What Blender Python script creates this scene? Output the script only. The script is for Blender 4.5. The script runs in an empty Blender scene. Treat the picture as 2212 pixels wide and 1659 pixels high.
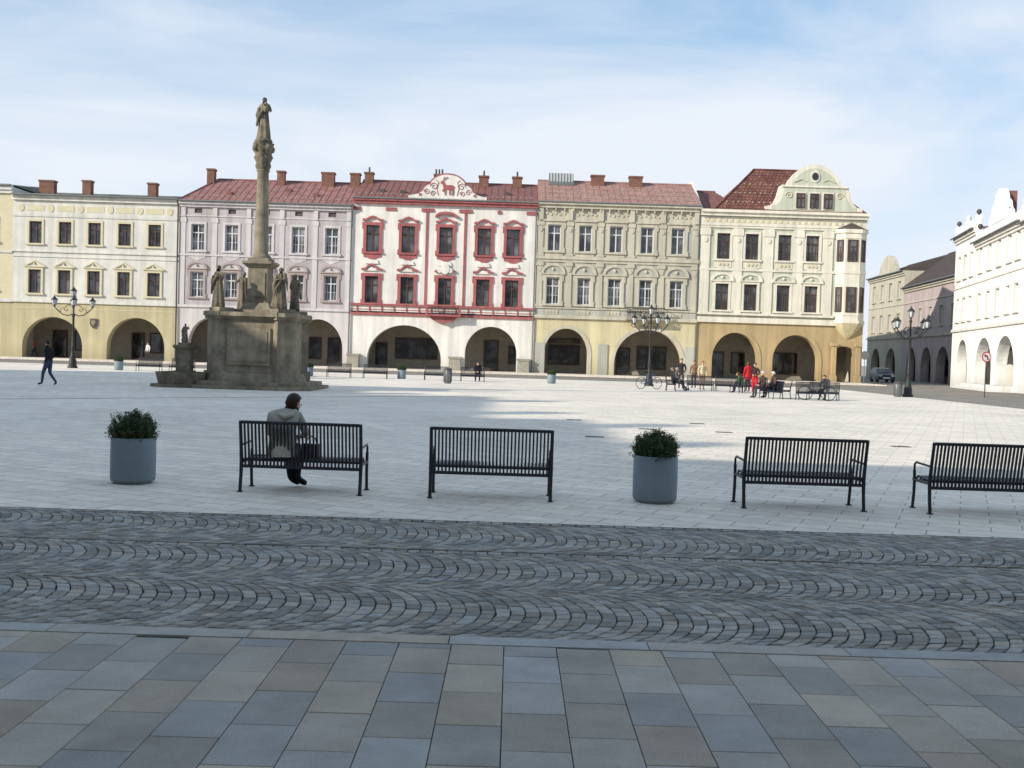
import bpy, math, random
from mathutils import Vector, Matrix, noise as mn
random.seed(7)
S=bpy.context.scene; COL=S.collection
R=math.radians
def C(r,g,b,k=1.0):
    f=lambda c:(c/255/12.92 if c/255<=.04045 else ((c/255+.055)/1.055)**2.4)*k
    return (f(r),f(g),f(b))
# ------------------------------------------------------------------ materials
def nn(t,k,**kw):
    n=t.nodes.new(k)
    for a,b in kw.items(): setattr(n,a,b)
    return n
def mat(name,col,rough=.8,var=.12,scale=1.5,bump=0,bscale=30,metal=0,streak=0,base=0,attr=None,spec=.3,tint=1.0,speck=0):
    m=bpy.data.materials.new(name); m.use_nodes=True; t=m.node_tree; L=t.links
    p=t.nodes['Principled BSDF']; p.inputs['Roughness'].default_value=rough
    p.inputs['Metallic'].default_value=metal; p.inputs['Specular IOR Level'].default_value=spec
    g=nn(t,'ShaderNodeNewGeometry')
    n=nn(t,'ShaderNodeTexNoise'); n.inputs['Scale'].default_value=scale; n.inputs['Detail'].default_value=6; n.inputs['Roughness'].default_value=.65
    L.new(g.outputs['Position'],n.inputs['Vector'])
    mr=nn(t,'ShaderNodeMapRange'); mr.inputs[1].default_value=.3; mr.inputs[2].default_value=.7
    mr.inputs[3].default_value=1-var; mr.inputs[4].default_value=1+var*.6
    L.new(n.outputs[0],mr.inputs[0]); fac=mr.outputs[0]
    def mul(a,b):
        q=nn(t,'ShaderNodeMath',operation='MULTIPLY'); L.new(a,q.inputs[0]); L.new(b,q.inputs[1]); return q.outputs[0]
    if speck:
        ns=nn(t,'ShaderNodeTexNoise'); ns.inputs['Scale'].default_value=90; ns.inputs['Detail'].default_value=3
        L.new(g.outputs['Position'],ns.inputs['Vector'])
        ms=nn(t,'ShaderNodeMapRange'); ms.inputs[1].default_value=.3; ms.inputs[2].default_value=.7; ms.inputs[3].default_value=1-speck; ms.inputs[4].default_value=1+speck
        L.new(ns.outputs[0],ms.inputs[0]); fac=mul(fac,ms.outputs[0])
    if streak:
        mp=nn(t,'ShaderNodeMapping'); mp.inputs['Scale'].default_value=(2.2,2.2,.16); L.new(g.outputs['Position'],mp.inputs[0])
        n2=nn(t,'ShaderNodeTexNoise'); n2.inputs['Scale'].default_value=1; n2.inputs['Detail'].default_value=7; L.new(mp.outputs[0],n2.inputs['Vector'])
        m2=nn(t,'ShaderNodeMapRange'); m2.inputs[1].default_value=.35; m2.inputs[2].default_value=.65; m2.inputs[3].default_value=1-streak; m2.inputs[4].default_value=1.03
        L.new(n2.outputs[0],m2.inputs[0]); fac=mul(fac,m2.outputs[0])
    if base:
        sx=nn(t,'ShaderNodeSeparateXYZ'); L.new(g.outputs['Position'],sx.inputs[0])
        ad=nn(t,'ShaderNodeMath',operation='ADD'); 
        sc=nn(t,'ShaderNodeMath',operation='MULTIPLY'); L.new(n.outputs[0],sc.inputs[0]); sc.inputs[1].default_value=-1.6
        L.new(sx.outputs[2],ad.inputs[0]); L.new(sc.outputs[0],ad.inputs[1])
        m3=nn(t,'ShaderNodeMapRange'); m3.inputs[1].default_value=-.8; m3.inputs[2].default_value=.7; m3.inputs[3].default_value=1-base; m3.inputs[4].default_value=1
        L.new(ad.outputs[0],m3.inputs[0]); fac=mul(fac,m3.outputs[0])
    if attr:
        a=nn(t,'ShaderNodeAttribute'); a.attribute_name='shade'
        m4=nn(t,'ShaderNodeMapRange'); m4.inputs[3].default_value=1-attr; m4.inputs[4].default_value=1+attr
        L.new(a.outputs['Fac'],m4.inputs[0]); fac=mul(fac,m4.outputs[0])
    v=nn(t,'ShaderNodeVectorMath',operation='SCALE'); v.inputs[0].default_value=col
    L.new(fac,v.inputs['Scale'])
    out=v.outputs[0]
    if attr:
        w=nn(t,'ShaderNodeMath',operation='MULTIPLY'); L.new(a.outputs['Fac'],w.inputs[0]); w.inputs[1].default_value=37.3
        fr=nn(t,'ShaderNodeMath',operation='FRACT'); L.new(w.outputs[0],fr.inputs[0])
        mx=nn(t,'ShaderNodeMixRGB',blend_type='MULTIPLY'); mx.inputs[0].default_value=tint
        rp=nn(t,'ShaderNodeMixRGB'); rp.inputs[1].default_value=(.93,.99,1.07,1); rp.inputs[2].default_value=(1.13,1.02,.9,1)
        L.new(fr.outputs[0],rp.inputs[0]); L.new(out,mx.inputs[1]); L.new(rp.outputs[0],mx.inputs[2]); out=mx.outputs[0]
    L.new(out,p.inputs['Base Color'])
    if bump:
        nb=nn(t,'ShaderNodeTexNoise'); nb.inputs['Scale'].default_value=bscale; nb.inputs['Detail'].default_value=4
        L.new(g.outputs['Position'],nb.inputs['Vector'])
        b=nn(t,'ShaderNodeBump'); b.inputs['Strength'].default_value=bump; b.inputs['Distance'].default_value=.02
        L.new(nb.outputs[0],b.inputs['Height']); L.new(b.outputs[0],p.inputs['Normal'])
    return m
def brickmat(name,c1,c2,mortar,bw,rh,ms,rot=(0,0,0),rough=.8,var=.2,scale=.35,vscale=1,bump=.3,bias=0,smooth=.1,blot=None):
    m=bpy.data.materials.new(name); m.use_nodes=True; t=m.node_tree; L=t.links
    p=t.nodes['Principled BSDF']; p.inputs['Roughness'].default_value=rough; p.inputs['Specular IOR Level'].default_value=.25
    g=nn(t,'ShaderNodeNewGeometry'); mp=nn(t,'ShaderNodeMapping'); mp.inputs['Rotation'].default_value=rot
    L.new(g.outputs['Position'],mp.inputs[0])
    b=nn(t,'ShaderNodeTexBrick'); b.inputs['Scale'].default_value=1; b.inputs['Brick Width'].default_value=bw; b.inputs['Row Height'].default_value=rh
    b.inputs['Mortar Size'].default_value=ms; b.inputs['Mortar Smooth'].default_value=smooth; b.inputs['Bias'].default_value=bias
    b.inputs['Color1'].default_value=(*c1,1); b.inputs['Color2'].default_value=(*c2,1); b.inputs['Mortar'].default_value=(*mortar,1)
    L.new(mp.outputs[0],b.inputs['Vector'])
    n=nn(t,'ShaderNodeTexNoise'); n.inputs['Scale'].default_value=scale; n.inputs['Detail'].default_value=8; n.inputs['Roughness'].default_value=.6
    L.new(g.outputs['Position'],n.inputs['Vector'])
    mr=nn(t,'ShaderNodeMapRange'); mr.inputs[1].default_value=.3; mr.inputs[2].default_value=.7; mr.inputs[3].default_value=1-var; mr.inputs[4].default_value=1+var*.5
    L.new(n.outputs[0],mr.inputs[0])
    n2=nn(t,'ShaderNodeTexNoise'); n2.inputs['Scale'].default_value=scale*25; n2.inputs['Detail'].default_value=5
    L.new(g.outputs['Position'],n2.inputs['Vector'])
    m2=nn(t,'ShaderNodeMapRange'); m2.inputs[1].default_value=.3; m2.inputs[2].default_value=.7; m2.inputs[3].default_value=.9; m2.inputs[4].default_value=1.07
    L.new(n2.outputs[0],m2.inputs[0])
    q=nn(t,'ShaderNodeMath',operation='MULTIPLY'); L.new(mr.outputs[0],q.inputs[0]); L.new(m2.outputs[0],q.inputs[1])
    v=nn(t,'ShaderNodeVectorMath',operation='SCALE'); L.new(b.outputs['Color'],v.inputs[0]); L.new(q.outputs[0],v.inputs['Scale'])
    L.new(v.outputs[0],p.inputs['Base Color'])
    if bump:
        bb=nn(t,'ShaderNodeBump'); bb.invert=True; bb.inputs['Strength'].default_value=bump; bb.inputs['Distance'].default_value=.01
        L.new(b.outputs['Fac'],bb.inputs['Height']); L.new(bb.outputs[0],p.inputs['Normal'])
    return m
def glassmat(name,c=(.03,.035,.04),var=.5):
    m=bpy.data.materials.new(name); m.use_nodes=True; t=m.node_tree; L=t.links
    p=t.nodes['Principled BSDF']; p.inputs['Roughness'].default_value=.07; p.inputs['Specular IOR Level'].default_value=.6
    g=nn(t,'ShaderNodeNewGeometry'); n=nn(t,'ShaderNodeTexNoise'); n.inputs['Scale'].default_value=.9; n.inputs['Detail'].default_value=3
    L.new(g.outputs['Position'],n.inputs['Vector'])
    r=nn(t,'ShaderNodeValToRGB'); r.color_ramp.elements[0].position=.42; r.color_ramp.elements[0].color=(*c,1)
    r.color_ramp.elements[1].position=.66; r.color_ramp.elements[1].color=(c[0]+var*.25,c[1]+var*.25,c[2]+var*.26,1)
    L.new(n.outputs[0],r.inputs[0]); L.new(r.outputs[0],p.inputs['Base Color'])
    nb=nn(t,'ShaderNodeTexNoise'); nb.inputs['Scale'].default_value=1.3; L.new(g.outputs['Position'],nb.inputs['Vector'])
    b=nn(t,'ShaderNodeBump'); b.inputs['Strength'].default_value=.15; b.inputs['Distance'].default_value=.05; L.new(nb.outputs[0],b.inputs['Height']); L.new(b.outputs[0],p.inputs['Normal'])
    return m
# ------------------------------------------------------------------ mesh builder
class MB:
    def __init__(s): s.v=[];s.f=[];s.m=[];s.s=[];s.a=[];s.att=0.
    def add(s,vs,fs,m=0,sm=False):
        n=len(s.v); s.v+=[tuple(v) for v in vs]
        for f in fs: s.f.append([i+n for i in f]); s.m.append(m); s.s.append(sm); s.a.append(s.att)
    def box(s,x0,x1,y0,y1,z0,z1,m=0):
        s.add([(x0,y0,z0),(x1,y0,z0),(x1,y1,z0),(x0,y1,z0),(x0,y0,z1),(x1,y0,z1),(x1,y1,z1),(x0,y1,z1)],
          [(0,3,2,1),(4,5,6,7),(0,1,5,4),(1,2,6,5),(2,3,7,6),(3,0,4,7)],m)
    def prism(s,poly,y0,y1,m=0):
        n=len(poly); vs=[(x,y0,z) for x,z in poly]+[(x,y1,z) for x,z in poly]
        s.add(vs,[tuple(range(n)),tuple(range(2*n-1,n-1,-1))]+[(i,(i+1)%n,(i+1)%n+n,i+n) for i in range(n)],m)
    def plan(s,poly,z0,z1,m=0,poly2=None):
        n=len(poly); p2=poly2 or poly
        vs=[(x,y,z0) for x,y in poly]+[(x,y,z1) for x,y in p2]
        s.add(vs,[tuple(range(n-1,-1,-1)),tuple(range(n,2*n))]+[(i,(i+1)%n,(i+1)%n+n,i+n) for i in range(n)],m)
    def tube(s,pts,r,m=0,n=8,sm=True,cap=True):
        pts=[Vector(p) for p in pts]; k=len(pts); rr=r if isinstance(r,(list,tuple)) else [r]*k
        vs=[]; up=None
        for i,p in enumerate(pts):
            d=(pts[min(i+1,k-1)]-pts[max(i-1,0)]).normalized()
            if up is None: up=Vector((0,0,1)) if abs(d.z)<.9 else Vector((1,0,0))
            a=d.cross(up)
            if a.length<1e-4: a=d.cross(Vector((0,1,0)))
            a.normalize(); b=a.cross(d).normalized(); up=b
            for j in range(n):
                t=2*math.pi*(j+.5)/n; vs.append(p+rr[i]*(math.cos(t)*a+math.sin(t)*b))
        fs=[(i*n+j,i*n+(j+1)%n,(i+1)*n+(j+1)%n,(i+1)*n+j) for i in range(k-1) for j in range(n)]
        s.add(vs,fs,m,sm)
        if cap: s.add(vs[:n],[tuple(range(n))],m); s.add(vs[-n:],[tuple(range(n))],m)
    def lathe(s,prof,c=(0,0),n=16,m=0,sm=True,fold=0,nf=7,sx=1,sy=1,ph=0):
        vs=[]
        for r,z in prof:
            for j in range(n):
                t=2*math.pi*j/n+ph; q=r*(1+fold*math.sin(nf*t+z*1.5))
                vs.append((c[0]+q*math.cos(t)*sx,c[1]+q*math.sin(t)*sy,z))
        k=len(prof)
        s.add(vs,[(i*n+j,i*n+(j+1)%n,(i+1)*n+(j+1)%n,(i+1)*n+j) for i in range(k-1) for j in range(n)],m,sm)
        s.add(vs[:n],[tuple(range(n))],m); s.add(vs[-n:],[tuple(range(n))],m)
    def obj(s,name,mats,parent=None,loc=(0,0,0),rot=(0,0,0),mesh_only=False):
        me=bpy.data.meshes.new(name); me.from_pydata(s.v,[],s.f); 
        for q in (mats if isinstance(mats,(list,tuple)) else [mats]): me.materials.append(q)
        me.polygons.foreach_set('material_index',s.m); me.polygons.foreach_set('use_smooth',s.s)
        at=me.attributes.new('shade','FLOAT','FACE'); at.data.foreach_set('value',s.a)
        me.update()
        if mesh_only: return me
        return mk(name,me,parent,loc,rot)
def mk(name,me,parent=None,loc=(0,0,0),rot=(0,0,0)):
    o=bpy.data.objects.new(name,me); COL.objects.link(o); o.parent=parent; o.location=loc; o.rotation_euler=rot; return o
def empty(name,loc,rz=0,label=None,cat=None,group=None):
    o=mk(name,None,None,loc,(0,0,rz)); o.empty_display_size=.3
    if label: o['label']=label
    if cat: o['category']=cat
    if group: o['group']=group
    return o
def clone(o,parent=None,loc=None,rz=None,label=None):
    c=o.copy(); COL.objects.link(c); c.parent=parent
    if loc is not None: c.location=loc
    if rz is not None: c.rotation_euler=(0,0,rz)
    if label: c['label']=label
    for ch in list(KIDS.get(o.name,[])): clone(ch,c)
    return c
KIDS={}
def reg(root):
    KIDS.clear()
    for o in bpy.data.objects:
        if o.parent: KIDS.setdefault(o.parent.name,[]).append(o)
# ------------------------------------------------------------------ palette
stucco=dict(rough=.9,var=.1,scale=.6,streak=.18,base=.25,bump=.15,bscale=12)
M={}
M['cream']=mat('stucco_cream',C(214,212,204),**stucco)
M['yellowlow']=mat('stucco_ochre_yellow',C(188,178,144),**stucco)
M['yellowtrim']=mat('trim_pale_yellow',C(204,196,166),rough=.9,var=.08)
M['mauve']=mat('stucco_mauve',C(184,176,178),**stucco)
M['mauvetrim']=mat('trim_mauve',C(168,152,148),rough=.9,var=.1)
M['palepink']=mat('stucco_pale_pink',C(206,201,200),**stucco)
M['white']=mat('stucco_white',C(226,223,216),**stucco)
M['red']=mat('trim_raspberry_red',C(166,100,101),rough=.9,var=.2,scale=2,streak=.2)
M['beige']=mat('stucco_beige',C(194,188,170),**stucco)
M['greygreen']=mat('stucco_grey_green',C(178,178,168),**stucco)
M['yellowg']=mat('stucco_light_yellow',C(206,196,160),**stucco)
M['ivory']=mat('stucco_ivory',C(224,219,203),**stucco)
M['green']=mat('stucco_sage',C(194,198,180),**stucco)
M['ochre']=mat('stucco_brown_ochre',C(178,157,120),**stucco)
M['stone']=mat('grey_stone',C(150,145,132),rough=.9,var=.25,scale=4,bump=.4)
M['bright']=mat('limewash_white',C(242,242,238),**stucco)
M['drab']=mat('stucco_drab',C(190,184,168),**stucco)
M['drabmauve']=mat('stucco_drab_mauve',C(184,170,168),**stucco)
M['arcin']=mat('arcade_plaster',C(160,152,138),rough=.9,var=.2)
M['roofred']=mat('roof_red_metal',C(154,110,104),rough=.7,var=.3,scale=1.2,streak=.25)
M['roofdark']=mat('roof_dark_red',C(130,88,82),rough=.7,var=.3,scale=1.2)
M['rooffade']=mat('roof_faded_red',C(160,124,114),rough=.7,var=.32,scale=1.5)
M['rooftile']=brickmat('roof_tiles',C(138,92,80),C(114,72,64),C(66,48,42),.35,.32,.03,rot=(R(90),0,0),var=.4,scale=1)
M['slate']=mat('roof_slate',C(84,76,74),rough=.6,var=.2)
M['patina']=mat('copper_patina',C(128,134,126),rough=.6,var=.2)
M['brick']=brickmat('chimney_brick',C(134,86,72),C(112,70,60),C(130,115,100),.26,.09,.012,rot=(R(90),0,0),var=.25,scale=2)
M['frbrown']=mat('window_frame_brown',C(80,60,54),rough=.6,var=.1)
M['frwhite']=mat('window_frame_white',C(204,205,204),rough=.6,var=.05)
M['glass']=glassmat('window_glass')
M['glassc']=glassmat('window_glass_curtained',(.05,.055,.065),.9)
M['glassd']=glassmat('shop_glass',(.02,.022,.025),.35)
M['iron']=mat('black_iron',C(52,53,52),rough=.5,var=.15,metal=.2)
M['steel']=mat('dark_painted_steel',C(24,28,36),rough=.42,var=.15,scale=6,spec=.5)
M['zinc']=mat('zinc_pipe',C(120,124,124),rough=.5,var=.15,metal=.4)
M['sand']=mat('weathered_sandstone',C(152,141,122),rough=.95,var=.45,scale=1.7,bump=.7,bscale=14,streak=.35)
M['sandd']=mat('dark_weathered_sandstone',C(130,121,104),rough=.95,var=.5,scale=3,bump=.6,bscale=18,streak=.3)
M['lantern']=mat('lantern_glass',C(190,195,195),rough=.2,var=.1,spec=.6)
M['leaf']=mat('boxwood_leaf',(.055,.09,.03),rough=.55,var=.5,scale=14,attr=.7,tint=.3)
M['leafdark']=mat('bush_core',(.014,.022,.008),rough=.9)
M['soil']=mat('soil',(.05,.035,.025),rough=1)
M['pot']=mat('planter_blue_grey',C(126,140,148),rough=.5,var=.12,scale=4,bump=.05,streak=.12)
M['signred']=mat('sign_red',C(190,30,35),rough=.4,var=.03)
M['signwhite']=mat('sign_white',C(225,225,225),rough=.4,var=.03)
M['dullletter']=mat('sign_letter_grey',C(150,146,136),rough=.6,var=.05)
M['black']=mat('black_paint',C(20,20,20),rough=.5)
# ------------------------------------------------------------------ ground
def sheet(name,x0,x1,y0,y1,z,m):
    b=MB(); b.add([(x0,y0,z),(x1,y0,z),(x1,y1,z),(x0,y1,z)],[(0,1,2,3)]); o=b.obj(name,m); o['kind']='structure'; return o
sheet('ground',-3000,3000,-1500,4500,-.06,mat('ground_dust',C(150,148,140),rough=1,var=.15,scale=.05))
M['pave']=brickmat('square_slabs',C(242,230,214),C(224,213,200),C(164,156,146),.62,.31,.007,rot=(0,0,R(24)),var=.16,scale=.22,bump=.2)
sheet('square_paving',-60,22.6,10.28,74,0,M['pave'])
setts=brickmat('far_setts',C(162,154,144),C(140,134,126),C(104,98,90),.14,.12,.012,rot=(0,0,R(5)),var=.25,scale=.3,bump=.3)
sheet('side_road',22.6,60,-5,150,.004,setts)
sheet('rear_road',-60,22.6,74,87,.004,setts)
sheet('left_street',-75,-60,-5,150,-.01,setts)
sheet('far_pavement_bed',-60,22.6,87,94,-.012,setts)
bedm=mat('joint_sand_moss',(.05,.052,.034),rough=1,var=.5,scale=2.5,bump=.6,bscale=60)
sheet('road_bed',-60,60,6.0,10.28,-.016,bedm)
sheet('pavement_bed',-60,60,-3,6.0,.018,mat('joint_dark',(.04,.038,.034),rough=1,var=.4,scale=6))
b=MB()
for i in range(40):
    x=-50+i*2.05; b.box(x,x+2.03,87,94.2,0,.10)
o=b.obj('far_pavement',M['pave']); o['kind']='structure'
cob=mat('granite_setts',C(152,149,144),rough=.85,var=.2,scale=11,bump=.4,bscale=80,attr=.34,spec=.25,tint=.7,speck=.1)
b=MB()
def stone(b,cs,z,h=.028,bev=.006,tilt=.012,gap=.0045,gj=.003,rnd=.004):
    c=Vector((sum(p[0] for p in cs)/4,sum(p[1] for p in cs)/4,0)); b.att=random.random()
    o=[];i=[];tl=(random.uniform(-tilt,tilt),random.uniform(-tilt,tilt))
    for p in cs:
        q=Vector((p[0],p[1],0)); d=(c-q); l=max(d.length,1e-3); g=gap*1.3+random.random()*gj
        a=q+d*(g/l); e=q+d*((g+bev*1.4)/l)
        zz=z+(a.x-c.x)*tl[0]+(a.y-c.y)*tl[1]
        o.append((a.x,a.y,zz-rnd)); i.append((e.x,e.y,zz))
    lo=[(p[0],p[1],z-h) for p in o]
    vs=i+o+lo
    b.add(vs,[(0,1,2,3)]+[(k,4+k,4+(k+1)%4,(k+1)%4) for k in range(4)]+[(4+k,8+k,8+(k+1)%4,4+(k+1)%4) for k in range(4)],0)
# segmental arc paving: bands along the street, arcs bowing along the street, cusps between bands
ST=.1
def wp(x,y):
    q=mn.noise_vector(Vector((x*.9,y*.9,3.3))); return x+q.x*.03,y+q.y*.02
for bi,(ya,yb) in enumerate(((6.04,7.33),(7.33,8.64),(8.76,10.17))):
    W=yb-ya; TH=R(50); RR=W/2/math.sin(TH); NS=13; yc=(ya+yb)/2
    for t in range(-106,100):
        half=t%2
        ed=[-TH+2*TH*(i+.5*half)/NS for i in range(-1,NS+1)]
        ed=sorted({round(max(-TH,min(TH,e+(random.uniform(-.012,.012)))),4) for e in ed})
        x0_=t*ST+bi*.37
        for a0,a1 in zip(ed[:-1],ed[1:]):
            if a1-a0<TH/NS*.75: continue
            cs=[]
            for a,dx in((a0,0),(a0,ST),(a1,ST),(a1,0)):
                x=x0_+dx+RR*math.cos(a); y=yc+RR*math.sin(a)
                x,y=wp(x+random.uniform(-.004,.004),y+random.uniform(-.004,.004)); cs.append((x,min(max(y,ya+.0),yb)))
            if abs(cs[0][1]-cs[3][1])<.02: continue
            stone(b,cs,-.004+random.uniform(-.003,.003))
for y0,zz in ((8.65,-.010),(10.18,-.002)):
    x=-10.2
    while x<10.4:
        w=random.uniform(.1,.14); stone(b,[(x,y0),(x+w,y0),(x+w,y0+.1),(x,y0+.1)],zz); x+=w
o=b.obj('cobbled_road',cob); o['kind']='structure'
b=MB()
for j in range(-24,25):
    y=.2-(.45*((j*0.618)%1.0)); 
    while y<5.78:
        y1=min(y+.45,5.79)
        if y1-y>.05: stone(b,[(j*.3,y),(j*.3+.3,y),(j*.3+.3,y1),(j*.3,y1)],.03+random.uniform(-.0008,.0008),.03,.002,.001,.0026,.0008,.002)
        y+=.45
o=b.obj('near_pavement',mat('pavement_slabs',C(168,163,155),rough=.88,var=.2,scale=2.2,bump=.35,bscale=140,attr=.17,tint=1.0,speck=.07)); o['kind']='structure'
b=MB(); x=-9.6
while x<9.6: stone(b,[(x,5.8),(x+1.16,5.8),(x+1.16,5.96),(x,5.96)],.032,.06,.004,0,.002,.001,.003); x+=1.16
o=b.obj('near_kerb',mat('kerb_granite',C(172,168,162),rough=.85,var=.2,scale=5,bump=.3,bscale=90,attr=.06,speck=.08)); o['kind']='structure'
d=Vector((10.8,10.1,0)).normalized(); nrm=Vector((-d.y,d.x,0))*.06
b=MB(); p=Vector((-22,21.6,.004)); q=Vector((-1.5,40.8,.004)); b.add([p-nrm,q-nrm,q+nrm,p+nrm],[(0,1,2,3)])
o=b.obj('drain_channel',mat('drain_slot',C(84,84,84),rough=.9)); o['kind']='structure'
# ------------------------------------------------------------------ houses
class House:
    def __init__(s,label,cx,oy=93.5,ox=None,rz=0,name='town_house'):
        s.cx=cx; s.e=empty(name,(cx if ox is None else ox,oy,0),rz,label,'house'); s.yy=0
    def wall(s,x0,x1,z0,z1,ops,m,dep=.3,dy=0,name='wall'):
        b=MB(); c=s.cx
        xs=sorted({x0,x1,*[o[0]-o[2]/2 for o in ops],*[o[0]+o[2]/2 for o in ops]})
        zs=sorted({z0,z1,*[o[1] for o in ops],*[o[1]+o[3] for o in ops]})
        for i in range(len(xs)-1):
            for j in range(len(zs)-1):
                xm=(xs[i]+xs[i+1])/2; zm=(zs[j]+zs[j+1])/2
                if any(abs(xm-o[0])<o[2]/2 and o[1]<zm<o[1]+o[3] for o in ops): continue
                b.add([(xs[i]-c,dy,zs[j]),(xs[i+1]-c,dy,zs[j]),(xs[i+1]-c,dy,zs[j+1]),(xs[i]-c,dy,zs[j+1])],[(0,1,2,3)])
        for o in ops:
            a,e,lo,hi=o[0]-o[2]/2-c,o[0]+o[2]/2-c,o[1],o[1]+o[3]
            vs=[(a,dy,lo),(e,dy,lo),(e,dy,hi),(a,dy,hi)]; vs+=[(x,dy+dep,z) for x,_,z in vs]
            b.add(vs,[(0,1,5,4),(1,2,6,5),(2,3,7,6),(3,0,4,7)])
        return b.obj(name,m,s.e)
    def body(s,x0,x1,z0,zt,dep,m,name='side_wall'):
        b=MB(); c=s.cx; a,e=x0-c+.006,x1-c-.006
        b.add([(a,0.002,0),(a,dep,0),(a,dep,zt),(a,0.002,zt)],[(0,1,2,3)]); b.add([(e,0.002,0),(e,dep,0),(e,dep,zt),(e,0.002,zt)],[(0,1,2,3)])
        b.add([(a,dep,0),(e,dep,0),(e,dep,zt),(a,dep,zt)],[(0,1,2,3)]); b.add([(a,.003,zt-.02),(e,.003,zt-.02),(e,dep,zt-.02),(a,dep,zt-.02)],[(0,1,2,3)])
        return b.obj(name,m,s.e)
    def arcade(s,x0,x1,z1,arches,m,shops=(),rings=None,th=.9,deep=4.4,glass='glassd'):
        b=MB(); c=s.cx; N=22
        for yy in (0,th):
            cur=x0
            for (ax,hw,sp,tp) in sorted(arches):
                b.add([(cur-c,yy,0),(ax-hw-c,yy,0),(ax-hw-c,yy,z1),(cur-c,yy,z1)],[(0,1,2,3)])
                P=[(ax-hw*math.cos(math.pi*i/N)-c,sp+(tp-sp)*math.sin(math.pi*i/N)) for i in range(N+1)]
                for i in range(N):
                    b.add([(P[i][0],yy,P[i][1]),(P[i+1][0],yy,P[i+1][1]),(P[i+1][0],yy,z1),(P[i][0],yy,z1)],[(0,1,2,3)])
                    if yy==0: b.add([(P[i][0],0,P[i][1]),(P[i+1][0],0,P[i+1][1]),(P[i+1][0],th,P[i+1][1]),(P[i][0],th,P[i][1])],[(0,1,2,3)],0)
                if yy==0:
                    for xx in (ax-hw-c,ax+hw-c): b.add([(xx,0,0),(xx,th,0),(xx,th,sp),(xx,0,sp)],[(0,1,2,3)])
                cur=ax+hw
            b.add([(cur-c,yy,0),(x1-c,yy,0),(x1-c,yy,z1),(cur-c,yy,z1)],[(0,1,2,3)])
        b.obj('arcade',m,s.e)
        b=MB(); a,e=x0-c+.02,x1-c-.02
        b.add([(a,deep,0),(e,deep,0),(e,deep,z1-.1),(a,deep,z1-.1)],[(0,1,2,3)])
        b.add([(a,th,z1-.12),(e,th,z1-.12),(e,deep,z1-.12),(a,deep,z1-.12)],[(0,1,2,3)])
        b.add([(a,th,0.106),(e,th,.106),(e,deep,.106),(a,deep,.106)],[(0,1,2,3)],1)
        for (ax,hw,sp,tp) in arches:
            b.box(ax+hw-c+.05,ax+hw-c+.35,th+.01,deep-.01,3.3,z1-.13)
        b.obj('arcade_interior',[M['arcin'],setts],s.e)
        for (sxc,sw,z0,sh) in shops:
            b=MB(); b.box(-sw/2,sw/2,-.1,.05,0,.1); b.box(-sw/2,sw/2,-.1,.05,sh-.1,sh)
            nb=max(1,round(sw/1.1))
            for i in range(nb+1): x=-sw/2+.05+(sw-.1)*i/nb; b.box(x-.05,x+.05,-.09,.05,.1,sh-.1)
            b.add([(-sw/2,-.02,.05),(sw/2,-.02,.05),(sw/2,-.02,sh-.05),(-sw/2,-.02,sh-.05)],[(0,1,2,3)],1)
            b.obj('door' if z0<.1 else 'shop_window',[M['frbrown'],M[glass]],s.e,(sxc-c,deep-.06,z0+.1))
        if rings:
            for (ax,hw,sp,tp) in arches:
                b=MB()
                for i in range(N):
                    q=[]
                    for k in (0,0.32):
                        for j in (i,i+1):
                            t=math.pi*j/N; q.append((ax-(hw+k)*math.cos(t)-c,sp+(tp-sp+k)*math.sin(t)))
                    vs=[(x,-.07,z) for x,z in q]+[(x,.02,z) for x,z in q]
                    b.add(vs,[(0,1,3,2),(0,1,5,4),(2,3,7,6)])
                for sg in (-1,1):
                    xa=ax+sg*hw-c; xb=ax+sg*(hw+.32)-c; b.box(min(xa,xb),max(xa,xb),-.07,.02,0.1,sp)
                b.obj('arch_moulding',rings,s.e)
    def windows(s,lst,fr,gl,y=.17,style=0,name='window'):
        cache={}
        for (x,z,w,h) in lst:
            if (w,h) not in cache:
                b=MB(); f=.085
                b.box(-w/2,w/2,0,.1,0,f); b.box(-w/2,w/2,0,.1,h-f,h); b.box(-w/2,-w/2+f,0,.1,f,h-f); b.box(w/2-f,w/2,0,.1,f,h-f)
                zt=h*.66; b.box(-w/2+f,w/2-f,-.02,.09,zt,zt+.1); 
                b.box(-.055,.055,-.01,.09,f,zt); b.box(-.04,.04,-.01,.09,zt+.1,h-f)
                if style: 
                    for sg in(-1,1): b.box(min(sg*w/4,sg*w/4+.03),max(sg*w/4,sg*w/4+.03),.0,.09,f,zt); 
                    b.box(-w/2+f,w/2-f,.002,.088,zt*.5,zt*.5+.035)
                g=MB(); g.add([(-w/2+f*.5,.06,f*.5),(w/2-f*.5,.06,f*.5),(w/2-f*.5,.06,h-f*.5),(-w/2+f*.5,.06,h-f*.5)],[(0,1,2,3)])
                cache[(w,h)]=(b.obj(name,fr,mesh_only=True),g.obj('glass',gl,mesh_only=True))
            me,gm=cache[(w,h)]
            o=mk(name,me,s.e,(x-s.cx,y,z)); mk('glass',gm,o)
    def each(s,name,mb,mats,pts,y=0):
        me=mb.obj(name,mats,mesh_only=True)
        for x,z in pts: mk(name,me,s.e,(x-s.cx,y,z))
    def bands(s,lst,m,name='cornice'):
        b=MB()
        for x0,x1,z0,z1,p in lst: b.box(x0-s.cx,x1-s.cx,-p,.05,z0,z1)
        return b.obj(name,m,s.e)
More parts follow.
